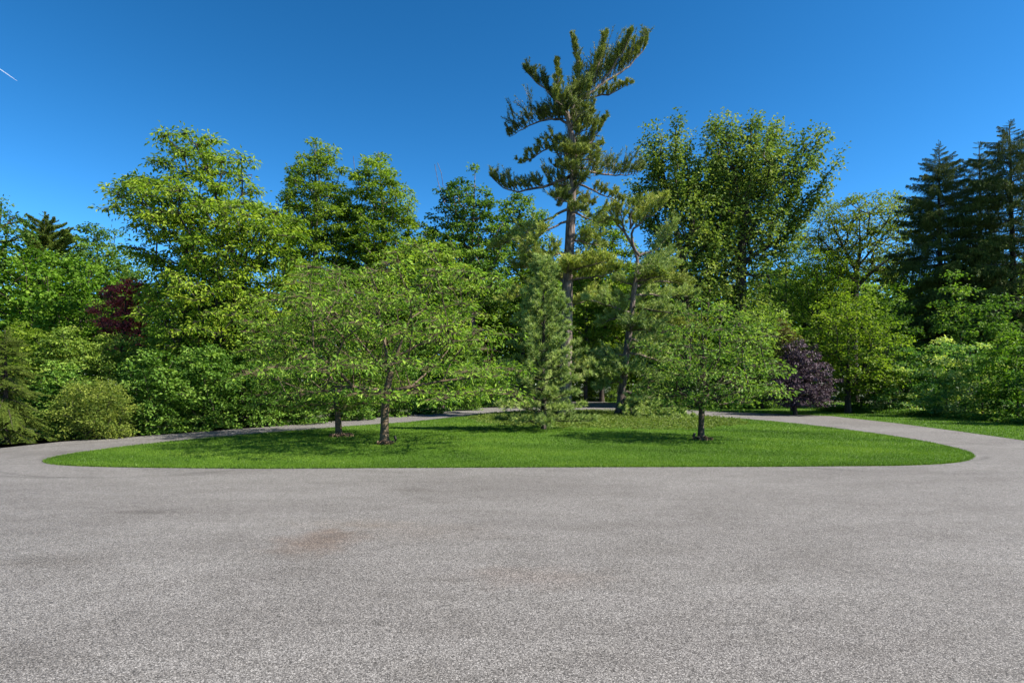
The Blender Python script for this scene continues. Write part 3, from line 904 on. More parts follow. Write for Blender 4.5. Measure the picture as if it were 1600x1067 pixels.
def dark_metal():
    m = bpy.data.materials.new('dark_bronze')
    nt, N, L = nodes_of(m)
    pb = N.new('ShaderNodeBsdfPrincipled')
    nz = N.new('ShaderNodeTexNoise'); nz.inputs['Scale'].default_value = 60
    cr = N.new('ShaderNodeValToRGB'); cr.color_ramp.elements[0].color = (0.010, 0.009, 0.008, 1); cr.color_ramp.elements[1].color = (0.035, 0.030, 0.026, 1)
    L.new(nz.outputs['Fac'], cr.inputs['Fac']); L.new(cr.outputs[0], pb.inputs['Base Color'])
    pb.inputs['Metallic'].default_value = 0.5; pb.inputs['Roughness'].default_value = 0.5
    o = N.new('ShaderNodeOutputMaterial'); L.new(pb.outputs[0], o.inputs['Surface'])
    return m
BRONZE = dark_metal()
def uplight(px, py, aim, label):
    c = G(px, py)
    t = thing('garden_spotlight', label, 'spotlight', (c[0], c[1], 0.05), 'garden spotlights at the cherry trunks')
    v, f = tube_path([(0, 0, -0.05), (0, 0, 0.05), (0, 0, 0.12)], [0.012, 0.014, 0.014], 8)
    link('stake', mesh_np('stake', v, f, BRONZE, smooth=True), t)
    d = unit(np.array(aim, float))
    pts = [np.array([0, 0, 0.13]) + d * s for s in (-0.055, -0.05, 0.0, 0.06, 0.085, 0.084, 0.05)]
    v, f = tube_path(pts, [0.004, 0.03, 0.036, 0.04, 0.043, 0.036, 0.004], 12)
    link('lamp_head', mesh_np('lamp_head', v, f, BRONZE, smooth=True), t)
uplight(1084, 690.5, (0.35, 0.1, 0.9), 'small dark spotlight left of the slim right cherry trunk')
uplight(618, 695.5, (-0.35, 0.1, 0.9), 'small dark spotlight right of the thick cherry trunk')

# ================================================================== TREES
# --- three cherries on the lawn
tree('cherry_tree', 'largest spreading cherry tree in front with a thick bare brown trunk on the lawn', 'tree', 600, 16.7,
     [(398, 590, 665), (408, 520, 750), (428, 460, 772), (480, 438, 778), (530, 428, 780), (562, 402, 818), (590, 403, 828), (606, 425, 815), (616, 500, 770)],
     [(600, 697), (600, 660), (601, 625), (604, 595), (613, 568), (626, 540), (640, 505), (650, 470)], M['cherry'], M['bark_cherry'], 21,
     limbs_px=[[(603, 590), (590, 565), (565, 535), (535, 500), (505, 465)], [(607, 583), (600, 540), (585, 490), (575, 440)], [(613, 568), (650, 540), (700, 510), (745, 490)], [(601, 618), (640, 605), (690, 595), (740, 590)], [(601, 622), (560, 605), (510, 590)]],
     R=0.72, L=0.14, W=0.058, lai=1.3, tier=0.80, r_base=0.115, depth=0.95, hollow=0.68, sep=0.95, bf=0.35, arch=0.10, k0=0.5, droop=0.5, upb=0.9, spray_n=24, flat=0.18, cap=0.36, rmin=0.006, flare=1.35, tvar=0.13)
tree('cherry_tree', 'second cherry tree with a slender trunk behind the largest cherry, beside the left drive', 'tree', 530, 20.0,
     [(420, 470, 560), (440, 425, 600), (490, 395, 640), (550, 385, 655), (595, 395, 650), (620, 415, 620), (636, 460, 590)],
     [(530, 683), (530, 655), (528, 630), (524, 600), (515, 560), (505, 520), (498, 480)], M['cherry'], M['bark_cherry'], 22,
     limbs_px=[[(526, 615), (550, 590), (585, 560), (610, 520)], [(522, 590), (490, 560), (450, 530)]],
     R=0.72, L=0.14, W=0.058, lai=1.6, tier=0.85, r_base=0.10, depth=0.95, hollow=0.55, sep=0.95, bf=0.35, arch=0.10, k0=0.5, droop=0.5, upb=0.9, spray_n=24, flat=0.18, cap=0.36, rmin=0.006, flare=1.3, tvar=0.13, group=None)
tree('cherry_tree', 'young cherry tree on the right of the lawn with a slim dark trunk', 'tree', 1095, 18.0,
     [(466, 1070, 1125), (482, 1045, 1165), (515, 1025, 1198), (555, 1010, 1215), (590, 1002, 1224), (612, 1003, 1220), (628, 1008, 1190), (640, 1015, 1090)],
     [(1095, 690), (1095, 660), (1096, 635), (1097, 615), (1098, 580), (1097, 540), (1098, 505)], M['cherry_cool'], M['bark_cherry_dark'], 23,
     limbs_px=[[(1096, 632), (1080, 622), (1060, 610), (1035, 600)], [(1096, 628), (1112, 612), (1135, 590), (1165, 565)], [(1097, 618), (1085, 590), (1070, 555)], [(1097, 622), (1110, 590), (1130, 550)]],
     R=0.62, L=0.13, W=0.06, lai=1.65, r_base=0.085, depth=0.95, hollow=0.5, sep=0.95, bf=0.3, arch=0.04, k0=0.45, droop=0.45, upb=0.9, spray_n=24, flat=0.24, cap=0.34, rmin=0.006, flare=1.5, tvar=0.14)

# --- the big tree on the left
tree('ash_tree', 'tall open bright green tree on the left rising above the hedge', 'tree', 372, 27.0,
     [(200, 262, 322), (212, 245, 345), (240, 232, 385), (275, 225, 395), (300, 175, 400), (325, 178, 440), (345, 195, 475), (380, 205, 492), (420, 222, 495), (460, 240, 480), (500, 255, 470), (545, 270, 450)],
     [(372, 660), (372, 580), (372, 500), (374, 440), (362, 390), (345, 330), (325, 270), (305, 225)], M['ash'], M['bark_dark'], 31,
     limbs_px=[[(372, 440), (392, 410), (412, 385), (440, 355)], [(366, 400), (330, 375), (290, 345), (240, 325), (195, 310)], [(350, 345), (370, 300), (378, 260)], [(374, 445), (330, 425), (280, 410)]],
     R=0.95, L=0.22, W=0.095, lai=4.0, r_base=0.27, depth=0.75, hollow=0.3, sep=0.92, bf=0.3, arch=0.12, k0=0.45, droop=0.55, spray_n=24, flat=0.3, rmin=0.012, tvar=0.14)

tree('maple_tree', 'light yellow-green tree with drooping tufts over the hedge, in front of the big left tree', 'tree', 335, 25.5,  # separate tree added to give the big left tree front-lit lower foliage
     [(412, 305, 370), (430, 270, 420), (460, 245, 452), (500, 238, 462), (535, 245, 450), (560, 262, 430)],
     [(335, 663), (335, 600), (336, 540), (338, 450)], M['ash'], M['bark_dark'], 32,
     R=0.75, L=0.20, W=0.08, lai=3.2, r_base=0.14, depth=0.8, hollow=0.45, sep=0.95, bf=0.3, k0=0.3, droop=0.55, rmin=0.012, tvar=0.18)

# --- two dawn redwoods and a small dark conifer
tree('dawn_redwood', 'feathery conical tree with rounded top, left of the pair behind the big left tree', 'tree', 492, 48.0,
     [(220, 486, 502), (236, 466, 520), (262, 452, 538), (300, 444, 552), (345, 440, 564), (400, 438, 574), (460, 446, 570), (540, 450, 565)],
     [(492, 634), (493, 540), (493, 440), (493, 340), (493, 228)], M['redwood'], M['bark_grey'], 41,
     R=0.95, L=0.28, W=0.13, lai=5.0, r_base=0.38, depth=1.0, hollow=0.4, sep=0.9, bf=0.12, arch=-0.08, k0=0.2, droop=0.35, flat=0.3, rmin=0.018, spray_n=24, tvar=0.14)
tree('dawn_redwood', 'feathery conical tree with pointed top, right of the pair against the sky', 'tree', 600, 48.0,
     [(230, 583, 600), (250, 560, 614), (275, 548, 630), (310, 542, 646), (345, 538, 658), (400, 532, 668), (460, 540, 662), (540, 545, 660)],
     [(600, 634), (600, 540), (600, 440), (598, 340), (592, 238)], M['redwood'], M['bark_grey'], 42,
     limbs_px=[[(600, 420), (575, 370), (560, 300), (556, 250)]],
     R=0.95, L=0.28, W=0.13, lai=5.0, r_base=0.38, depth=1.0, hollow=0.4, sep=0.9, bf=0.12, arch=-0.08, k0=0.2, droop=0.35, flat=0.3, rmin=0.018, spray_n=24, tvar=0.14)
tree('redwood_tree', 'narrow dark tree spire at the left flank of the feathery pair', 'tree', 452, 55.0,
     [(268, 448, 457), (300, 444, 462), (350, 440, 466), (420, 438, 470)],
     [(452, 629), (452, 450), (452, 274)], M['dark'], M['bark_grey'], 43,
     R=0.6, L=0.24, W=0.10, lai=3.2, r_base=0.2, depth=1.0, sep=0.9, bf=0.1, k0=0.2, rmin=0.018, spray_n=10)

# --- dark trees in the middle
tree('oak_tree', 'dark green tree with ragged top in the middle, left of the tallest pine', 'tree', 737, 50.0,
     [(262, 736, 748), (280, 722, 760), (288, 690, 766), (310, 675, 775), (345, 672, 790), (380, 662, 800), (430, 655, 805), (480, 660, 805)],
     [(735, 632), (735, 560), (736, 500), (738, 440), (736, 390), (740, 330), (742, 285)], M['dark'], M['bark_pine'], 51,
     limbs_px=[[(737, 400), (715, 365), (700, 330), (692, 300)], [(737, 420), (765, 385), (785, 350)], [(715, 365), (694, 318), (685, 285), (681, 262)], [(700, 330), (692, 290), (690, 272), (684, 256)]],
     R=1.0, L=0.26, W=0.19, lai=4.0, r_base=0.36, depth=0.7, sep=0.95, bf=0.3, arch=0.02, k0=0.5, rmin=0.02, spray_n=24, tvar=0.17)
tree('beech_tree', 'mid green tree filling the gap just left of the tall pine trunk', 'tree', 815, 54.0,
     [(305, 790, 828), (325, 770, 850), (360, 762, 868), (420, 762, 880), (480, 775, 885), (540, 785, 885)],
     [(815, 630), (815, 540), (816, 450), (812, 330)], M['wood'], M['bark_dark'], 52,
     R=1.0, L=0.27, W=0.19, lai=3.4, r_base=0.26, depth=0.7, sep=0.95, bf=0.3, k0=0.35, rmin=0.02, tvar=0.18)
tree('beech_tree', 'light green tree between the tall pine and the leaning pine', 'tree', 940, 58.0,
     [(330, 915, 955), (355, 895, 985), (400, 890, 1000), (470, 890, 1010), (540, 895, 1005)],
     [(940, 628), (940, 540), (938, 450), (938, 350)], M['wood'], M['bark_dark'], 53,
     R=1.0, L=0.27, W=0.19, lai=3.4, r_base=0.22, depth=0.7, sep=0.95, bf=0.3, k0=0.35, rmin=0.02, tvar=0.18)

for (px, d, rows, lf, seed, lab) in [
    (690, 44.0, [(372, 675, 705), (395, 650, 725), (440, 640, 740), (500, 640, 745), (560, 645, 740)], 'shrub', 54, 'light green tree behind the largest cherry, right half'),
    (915, 46.0, [(400, 900, 935), (430, 885, 955), (480, 880, 960), (540, 885, 955), (600, 890, 950)], 'lime', 55, 'fresh green tree just right of the tall pine trunk, beyond the far drive'),
    (1015, 44.0, [(405, 1000, 1035), (440, 985, 1055), (500, 985, 1065), (560, 990, 1060), (610, 995, 1055)], 'pale', 56, 'fresh green tree right behind the leaning pine'),
    (1065, 50.0, [(430, 1050, 1085), (465, 1035, 1105), (520, 1030, 1110), (580, 1035, 1105)], 'lime', 57, 'fresh green tree at the foot of the forked dark trunk'),
    (580, 46.0, [(420, 560, 610), (450, 540, 635), (510, 535, 640), (570, 540, 635)], 'shrub', 58, 'light green tree seen through the middle of the largest cherry')]:
    yb = HZ + EYE * F / d
    tree('maple_tree', lab, 'tree', px, d, rows, [(px, yb), (px, 560), (px + 2, rows[0][0] + 60)], M[lf], M['bark_dark'], seed,
         R=0.8, L=0.21, W=0.16, lai=3.2, r_base=0.14, depth=0.8, sep=0.95, bf=0.3, k0=0.2, rmin=0.015, tvar=0.2)

# --- tulip trees on the right
tree('tulip_tree', 'tall tree with rounded crown just right of the leaning pine, forked dark trunk', 'tree', 1072, 45.0,
     [(245, 1005, 1075), (270, 1000, 1095), (320, 1002, 1115), (370, 1010, 1138), (420, 1025, 1140), (470, 1035, 1130)],
     [(1072, 636), (1072, 540), (1070, 470), (1068, 425), (1062, 390), (1050, 330), (1035, 260)], M['tulip'], M['bark_dark'], 61,
     limbs_px=[[(1069, 428), (1088, 398), (1112, 378), (1122, 352), (1126, 310)], [(1066, 410), (1082, 360), (1075, 300)], [(1070, 440), (1055, 420), (1040, 400)]],
     R=1.05, L=0.23, W=0.19, lai=5.0, tips=((1065, 410), [(1000, 238), (1012, 212), (1030, 198), (1044, 200), (1062, 208), (1080, 222), (1098, 240), (990, 262), (988, 300), (1112, 275), (1128, 320), (1000, 340), (1132, 365)]), r_base=0.36, depth=0.7, sep=0.95, bf=0.28, arch=-0.05, k0=0.45, rmin=0.018, spray_n=24, flat=0.9, cap=0.0, clump_up=0.75, tvar=0.15)
tree('tulip_tree', 'tallest broadleaved tree on the right with plume-like crown spreading towards the spruces', 'tree', 1157, 46.0,
     [(225, 1125, 1225), (250, 1110, 1250), (280, 1105, 1255), (310, 1105, 1250), (345, 1108, 1240), (390, 1108, 1232), (440, 1112, 1220), (490, 1120, 1210)],
     [(1157, 635), (1157, 540), (1157, 460), (1158, 400), (1163, 340), (1170, 290), (1178, 230)], M['tulip'], M['bark_dark'], 62,
     limbs_px=[[(1159, 390), (1185, 340), (1220, 290), (1250, 240), (1270, 215)], [(1162, 345), (1145, 290), (1130, 230)], [(1158, 420), (1175, 400), (1200, 385)], [(1165, 330), (1200, 270), (1220, 210)]],
     R=1.05, L=0.23, W=0.19, lai=5.4, tips=((1162, 420), [(1092, 222), (1104, 198), (1114, 186), (1126, 183), (1142, 180), (1160, 184), (1178, 172), (1200, 170), (1219, 177), (1236, 179), (1247, 192), (1270, 198), (1281, 208), (1288, 232), (1294, 262), (1292, 298), (1276, 318), (1088, 262), (1090, 300), (1100, 345), (1250, 350), (1240, 385)]), r_base=0.40, depth=0.7, sep=0.95, bf=0.25, arch=-0.06, k0=0.5, rmin=0.018, spray_n=24, flat=0.9, cap=0.0, clump_up=0.8, tvar=0.15)
tree('tulip_tree', 'leaning slim tree between the two big right-hand broadleaved trees', 'tree', 1098, 50.0,
     [(255, 1070, 1140), (300, 1060, 1165), (350, 1065, 1180), (400, 1070, 1170), (440, 1085, 1150)],
     [(1097, 632), (1100, 540), (1103, 465), (1110, 410), (1116, 340), (1118, 280)], M['tulip'], M['bark_dark'], 63,
     R=1.05, L=0.27, W=0.22, lai=3.2, r_base=0.27, depth=0.7, sep=0.95, bf=0.28, arch=-0.05, k0=0.55, rmin=0.018, flat=0.8, cap=0.0, clump_up=0.4)

# --- far right broadleaves
tree('zelkova_tree', 'vase-shaped tree with spreading dark limbs beneath a flat top, left of the spruces', 'tree', 1335, 57.0,
     [(298, 1360, 1385), (310, 1320, 1412), (325, 1275, 1425), (345, 1258, 1432), (370, 1252, 1432), (400, 1262, 1425), (430, 1285, 1415)],
     [(1335, 628), (1334, 540), (1333, 480), (1338, 430), (1345, 390), (1343, 350), (1345, 325)], M['olive'], M['bark_dark'], 71,
     limbs_px=[[(1335, 455), (1360, 425), (1390, 402), (1418, 380)], [(1336, 445), (1318, 415), (1296, 390), (1275, 370)], [(1340, 415), (1370, 380), (1395, 350)], [(1338, 425), (1320, 385), (1305, 350)]],
     R=1.05, L=0.24, W=0.15, lai=2.6, r_base=0.34, depth=0.9, hollow=0.45, sep=0.9, bf=0.2, arch=-0.08, k0=0.55, rmin=0.018, flat=0.3, tvar=0.16)
tree('lime_tree', 'small yellow-topped tree under the left limbs of the vase-shaped tree', 'tree', 1275, 55.0,
     [(392, 1262, 1300), (402, 1245, 1325), (425, 1235, 1335), (460, 1235, 1345), (500, 1240, 1340)],
     [(1275, 629), (1276, 540), (1278, 470), (1275, 420)], M['lime'], M['bark_dark'], 72,
     R=0.9, L=0.2, W=0.14, lai=2.2, r_base=0.16, depth=0.8, sep=0.95, k0=0.3, rmin=0.016, flat=0.3)
tree('willow_tree', 'pale green hazy tree right of the tallest broadleaved tree', 'tree', 1228, 62.0,
     [(325, 1212, 1240), (350, 1200, 1258), (400, 1192, 1268), (440, 1188, 1275), (500, 1185, 1290)],
     [(1228, 626), (1228, 520), (1228, 420), (1228, 340)], M['pale'], M['bark_grey'], 73,
     R=0.9, L=0.24, W=0.10, lai=2.0, r_base=0.2, depth=0.8, sep=1.0, k0=0.3, rmin=0.018)
tree('maple_tree', 'bright yellow-green tree behind the purple tree, right of the young cherry', 'tree', 1325, 35.5,
     [(462, 1300, 1350), (478, 1278, 1378), (505, 1262, 1395), (540, 1258, 1402), (580, 1262, 1395), (615, 1280, 1380)],
     [(1325, 645.6), (1325, 600), (1326, 560), (1325, 500)], M['lime'], M['bark_dark'], 74,
     R=0.7, L=0.17, W=0.14, lai=3.0, r_base=0.16, depth=0.9, sep=0.9, k0=0.2, rmin=0.012, flat=0.3, tvar=0.2)
tree('maple_tree', 'small light green tree between the young cherry and the tallest broadleaved trunk', 'tree', 1190, 42.0,
     [(480, 1170, 1215), (500, 1145, 1235), (540, 1130, 1250), (590, 1140, 1245), (620, 1160, 1230)],
     [(1190, 638), (1190, 600), (1191, 540), (1190, 500)], M['pale'], M['bark_dark'], 75,
     R=0.7, L=0.17, W=0.13, lai=3.0, r_base=0.13, depth=0.9, sep=0.9, k0=0.2, rmin=0.012, flat=0.3, tvar=0.2)
tree('plum_tree', 'purple-leaved weeping tree on the right verge beyond the drive', 'tree', 1243, 33.5,
     [(528, 1240, 1262), (545, 1225, 1275), (565, 1218, 1285), (590, 1208, 1298), (612, 1202, 1304), (632, 1210, 1290)],
     [(1243, 648), (1243, 625), (1244, 600), (1246, 570), (1248, 545)], M['purple'], M['bark_dark'], 76,
     R=0.42, L=0.13, W=0.075, lai=3.6, r_base=0.09, depth=0.9, sep=0.9, bf=0.2, k0=0.3, droop=0.9, upb=0.8, rmin=0.009, flat=0.3, tvar=0.18)
tree('arborvitae', 'rust-brown pointed evergreen leaning behind the purple weeping tree', 'tree', 1228, 38.0,
     [(495, 1214, 1224), (510, 1210, 1236), (535, 1212, 1252), (570, 1216, 1268), (620, 1220, 1265)],
     [(1238, 643), (1236, 600), (1230, 550), (1220, 505)], M['rust'], M['bark_dark'], 77,
     R=0.4, L=0.16, W=0.07, lai=3.4, r_base=0.1, depth=0.9, sep=0.85, bf=0.1, k0=0.1, droop=-0.4, rmin=0.01)

# --- left background
tree('maple_tree', 'broad rounded deep green tree at the left edge above the shrubs', 'tree', 60, 32.0,
     [(384, 10, 55), (395, -40, 110), (418, -70, 150), (450, -80, 190), (490, -80, 212), (530, -80, 215), (575, -70, 200)],
     [(60, 650), (60, 590), (62, 520), (60, 440)], M['maple'], M['bark_dark'], 81,
     R=0.9, L=0.20, W=0.17, lai=5.0, r_base=0.28, depth=0.8, sep=0.9, bf=0.3, k0=0.25, rmin=0.014, flat=0.3, tvar=0.17, droop=0.45)
tree('oak_tree', 'rounded dull green tree against the sky right of the left conifer', 'tree', 155, 46.0,
     [(353, 130, 165), (362, 112, 180), (380, 95, 198), (400, 80, 216), (430, 75, 235), (480, 75, 250), (540, 80, 250)],
     [(155, 635), (155, 540), (156, 460), (152, 380)], M['dark'], M['bark_dark'], 82,
     R=1.0, L=0.22, W=0.15, lai=4.4, r_base=0.3, depth=0.8, sep=0.95, bf=0.3, k0=0.25, rmin=0.016, flat=0.3)
tree('locust_tree', 'dark layered branches reaching in from the left edge of the picture', 'tree', -70, 30.0,
     [(308, -20, 14), (325, -90, 28), (345, -130, 36), (365, -140, 34), (385, -140, 10), (420, -140, -5)],
     [(-70, 654), (-70, 560), (-68, 460), (-60, 380), (-40, 340)], M['dark'], M['bark_dark'], 83,
     R=0.75, L=0.18, W=0.10, lai=2.6, r_base=0.25, depth=0.8, sep=0.9, bf=0.25, k0=0.5, rmin=0.014, flat=0.3)
tree('copper_beech', 'dark crimson-leaved tree half hidden between left shrubs and the big left tree', 'tree', 195, 29.0,
     [(436, 205, 230), (448, 172, 240), (475, 152, 240), (505, 150, 232), (535, 165, 225), (560, 180, 220)],
     [(195, 656), (195, 600), (195, 540), (198, 470)], M['crimson'], M['bark_dark'], 84,
     R=0.6, L=0.13, W=0.09, lai=3.2, r_base=0.13, depth=0.9, sep=0.9, bf=0.3, k0=0.3, rmin=0.012, tvar=0.15)

# --- the tall white pine
def pine_tree(name, label, foot, d, trunk_px, rads, boughs, mats, seed, bark, extra=()):
    rng = np.random.default_rng(seed)
    org = np.array([(foot - CX) / F * d, d, 0.0])
    root = thing(name, label, 'tree', org)
    tp = np.array([P(a, b, d) - org for a, b in trunk_px]); tp[0, 2] = -0.15
    rp = resample(tp, 0.45)
    q = np.linspace(0, 1, len(rads)); rr = np.interp(np.linspace(0, 1, len(rp)), q, rads)
    rr[0] *= 1.5; rr[1] *= 1.15
    v, t = tube_path(rp, rr, 14, rng, 0.05)
    g = Geo(); g.add(v, t, 0, None, True)
    link('trunk', g.mesh('trunk', [bark]), root)
    for spec in boughs:
        pts, kw = spec[0], spec[1]
        kw = dict(kw); mt = kw.pop('mat', mats[1]); dy = kw.pop('dy', None); r0 = kw.pop('r0', 0.07)
        path = bough_px(pts, d, org, rng, 0.6, dy)
        gb = pine_bough(path, r0, rng, **kw)
        link('bough', gb.mesh('bough', [bark, mt]), root)
    for (py, az, ln, kw) in extra:                       # boughs that run towards or away from the viewer
        z = EYE + (HZ - py) / F * d
        x0 = np.interp(z, rp[:, 2], rp[:, 0])
        a = math.radians(az)
        f = np.linspace(0, 1, 5)
        path = np.stack([x0 + math.cos(a) * ln * f, math.sin(a) * ln * f, z + 0.35 * ln * f - 0.25 * ln * f ** 2], 1)
        kw = dict(kw); mt = kw.pop('mat', mats[1]); r0 = kw.pop('r0', 0.05)
        gb = pine_bough(path, r0, rng, **kw)
        link('bough', gb.mesh('bough', [bark, mt]), root)
    return root

PD, PG, PS = M['pine_dark'], M['pine_gold'], M['pine_soft']
top = dict(tw_len=2.0, up=1.7, start=0.06, gap=0.18, nn=46, reps=3, fork=3, spread=0.65, fwd=0.5, ln=0.16, w=0.028)
mid = dict(tw_len=1.35, up=1.2, start=0.12, gap=0.18, nn=36, reps=3, fork=3, spread=0.9, fwd=0.6, ln=0.16, w=0.028)
low = dict(tw_len=1.1, up=0.55, start=0.12, gap=0.15, nn=36, reps=3, spread=1.0, mat=PG, tv=0.5, ln=0.19, w=0.032)
pine_tree('white_pine', 'tallest tree, an old white pine with tilted flat-topped crown and bare grey trunk', 884, 32.0,
    [(882, 651), (884, 600), (885, 540), (886, 470), (889, 400), (891, 360), (893, 310), (898, 265), (898, 235), (893, 210), (888, 190), (886, 175)],
    [0.34, 0.32, 0.31, 0.30, 0.29, 0.28, 0.26, 0.24, 0.20, 0.18, 0.15, 0.12],
    [([(888, 190), (896, 175), (914, 152), (946, 127), (970, 114), (995, 91), (1008, 75)], dict(top, r0=0.12)),
     ([(892, 180), (902, 140), (905, 112), (898, 80), (895, 62)], dict(top, tw_len=0.7, up=1.2, start=0.3)),
     ([(914, 152), (930, 120), (942, 80), (946, 58)], dict(top, tw_len=0.7, start=0.2)),
     ([(940, 130), (962, 100), (980, 68), (986, 55)], dict(top, tw_len=0.7, start=0.15)),
     ([(912, 155), (935, 150), (955, 148), (984, 132)], dict(mid, tw_len=0.55, start=0.3)),
     ([(888, 190), (871, 162), (853, 141), (832, 122), (822, 112)], dict(top, tw_len=0.9, up=1.1, r0=0.09)),
     ([(871, 162), (872, 130), (871, 98)], dict(top, tw_len=0.6, start=0.15)),
     ([(890, 195), (864, 184), (835, 192), (812, 204), (797, 214)], dict(mid, r0=0.08)),
     ([(899, 225), (870, 223), (842, 241), (816, 256)], dict(mid, tw_len=0.7, r0=0.07)),
     ([(899, 232), (925, 222), (940, 200), (946, 187)], dict(mid, tw_len=0.8, start=0.15)),
     ([(898, 240), (920, 238), (938, 228)], dict(mid, tw_len=0.7, start=0.1)),
     ([(898, 250), (880, 240), (862, 238)], dict(mid, tw_len=0.6, start=0.2)),
     ([(896, 272), (878, 283), (842, 294), (803, 301), (780, 292), (769, 278)], dict(mid, r0=0.10, start=0.35, tw_len=0.95, up=1.2)),
     ([(899, 262), (928, 269), (967, 276), (999, 270)], dict(mid, r0=0.08, start=0.25)),
     ([(897, 285), (931, 298), (956, 312), (972, 316)], dict(mid, tw_len=0.6, start=0.4)),
     ([(897, 268), (882, 262), (868, 262)], dict(mid, tw_len=0.8, dy=0.8)),
     ([(898, 245), (915, 252), (930, 252)], dict(mid, tw_len=0.8, dy=-0.8)),
     ([(893, 312), (905, 318), (925, 322)], dict(mid, tw_len=0.7, dy=0.7)),
     ([(889, 205), (905, 200), (922, 185)], dict(mid, tw_len=0.9, dy=0.6)),
     ([(895, 300), (905, 290), (912, 282)], dict(mid, tw_len=0.7, start=0.1, dy=-1.5)),
     ([(893, 325), (864, 337), (835, 355), (800, 376), (770, 388)], dict(low, r0=0.08, start=0.45, tw_len=0.8)),
     ([(891, 345), (865, 352), (840, 372), (822, 395)], dict(low, start=0.4)),
     ([(892, 330), (925, 345), (945, 350)], dict(low, start=0.4)),
     ([(889, 395), (862, 398), (838, 412)], dict(low, start=0.3)),
     ([(887, 440), (915, 432), (945, 430), (968, 422)], dict(low, tw_len=0.9, r0=0.08, up=0.8, dy=-0.5)),
     ([(887, 432), (900, 420), (930, 412), (950, 408)], dict(low, tw_len=0.9, up=0.8, dy=-0.9)),
     ([(886, 455), (850, 450), (815, 462), (788, 470)], dict(low, tw_len=0.8)),
     ([(885, 475), (850, 480), (820, 492)], dict(low, tw_len=0.8)),
     ([(887, 445), (860, 425), (835, 415), (812, 420)], dict(low, dy=0.5)),
     ([(886, 480), (915, 470), (940, 468)], dict(low, dy=0.6)),
     ([(890, 375), (915, 378), (935, 385)], dict(low)),
     ([(893, 318), (880, 312), (868, 310)], dict(mid, tw_len=0.7, dy=-1.2)),
     ([(892, 335), (900, 330), (912, 330)], dict(mid, tw_len=0.7, dy=-1.5)),
     ([(885, 560), (905, 572), (925, 580)], dict(low, tw_len=0.6))],
    (None, PD), 101, M['bark_pine'],
    extra=[(170, 40, 1.8, dict(top, tw_len=1.0)), (165, -50, 1.6, dict(top, tw_len=1.0)), (185, 150, 1.6, dict(top, tw_len=0.9)), (180, -120, 1.5, dict(top, tw_len=0.9)), (200, 10, 1.2, dict(top, tw_len=0.8)), (215, -40, 1.3, dict(mid, tw_len=0.8)), (275, 20, 1.2, dict(mid)), (290, 170, 1.2, dict(mid)),
           (262, -80, 1.6, dict(mid, tw_len=0.7, start=0.1)), (285, -100, 1.8, dict(mid, tw_len=0.8, start=0.1)), (230, 80, 2.0, dict(mid)), (200, -70, 1.6, dict(mid)), (310, 100, 2.4, dict(mid)), (255, -120, 1.4, dict(mid, tw_len=0.6)),
           (430, -95, 2.2, dict(low, tw_len=0.8)), (440, 110, 3, dict(low))])

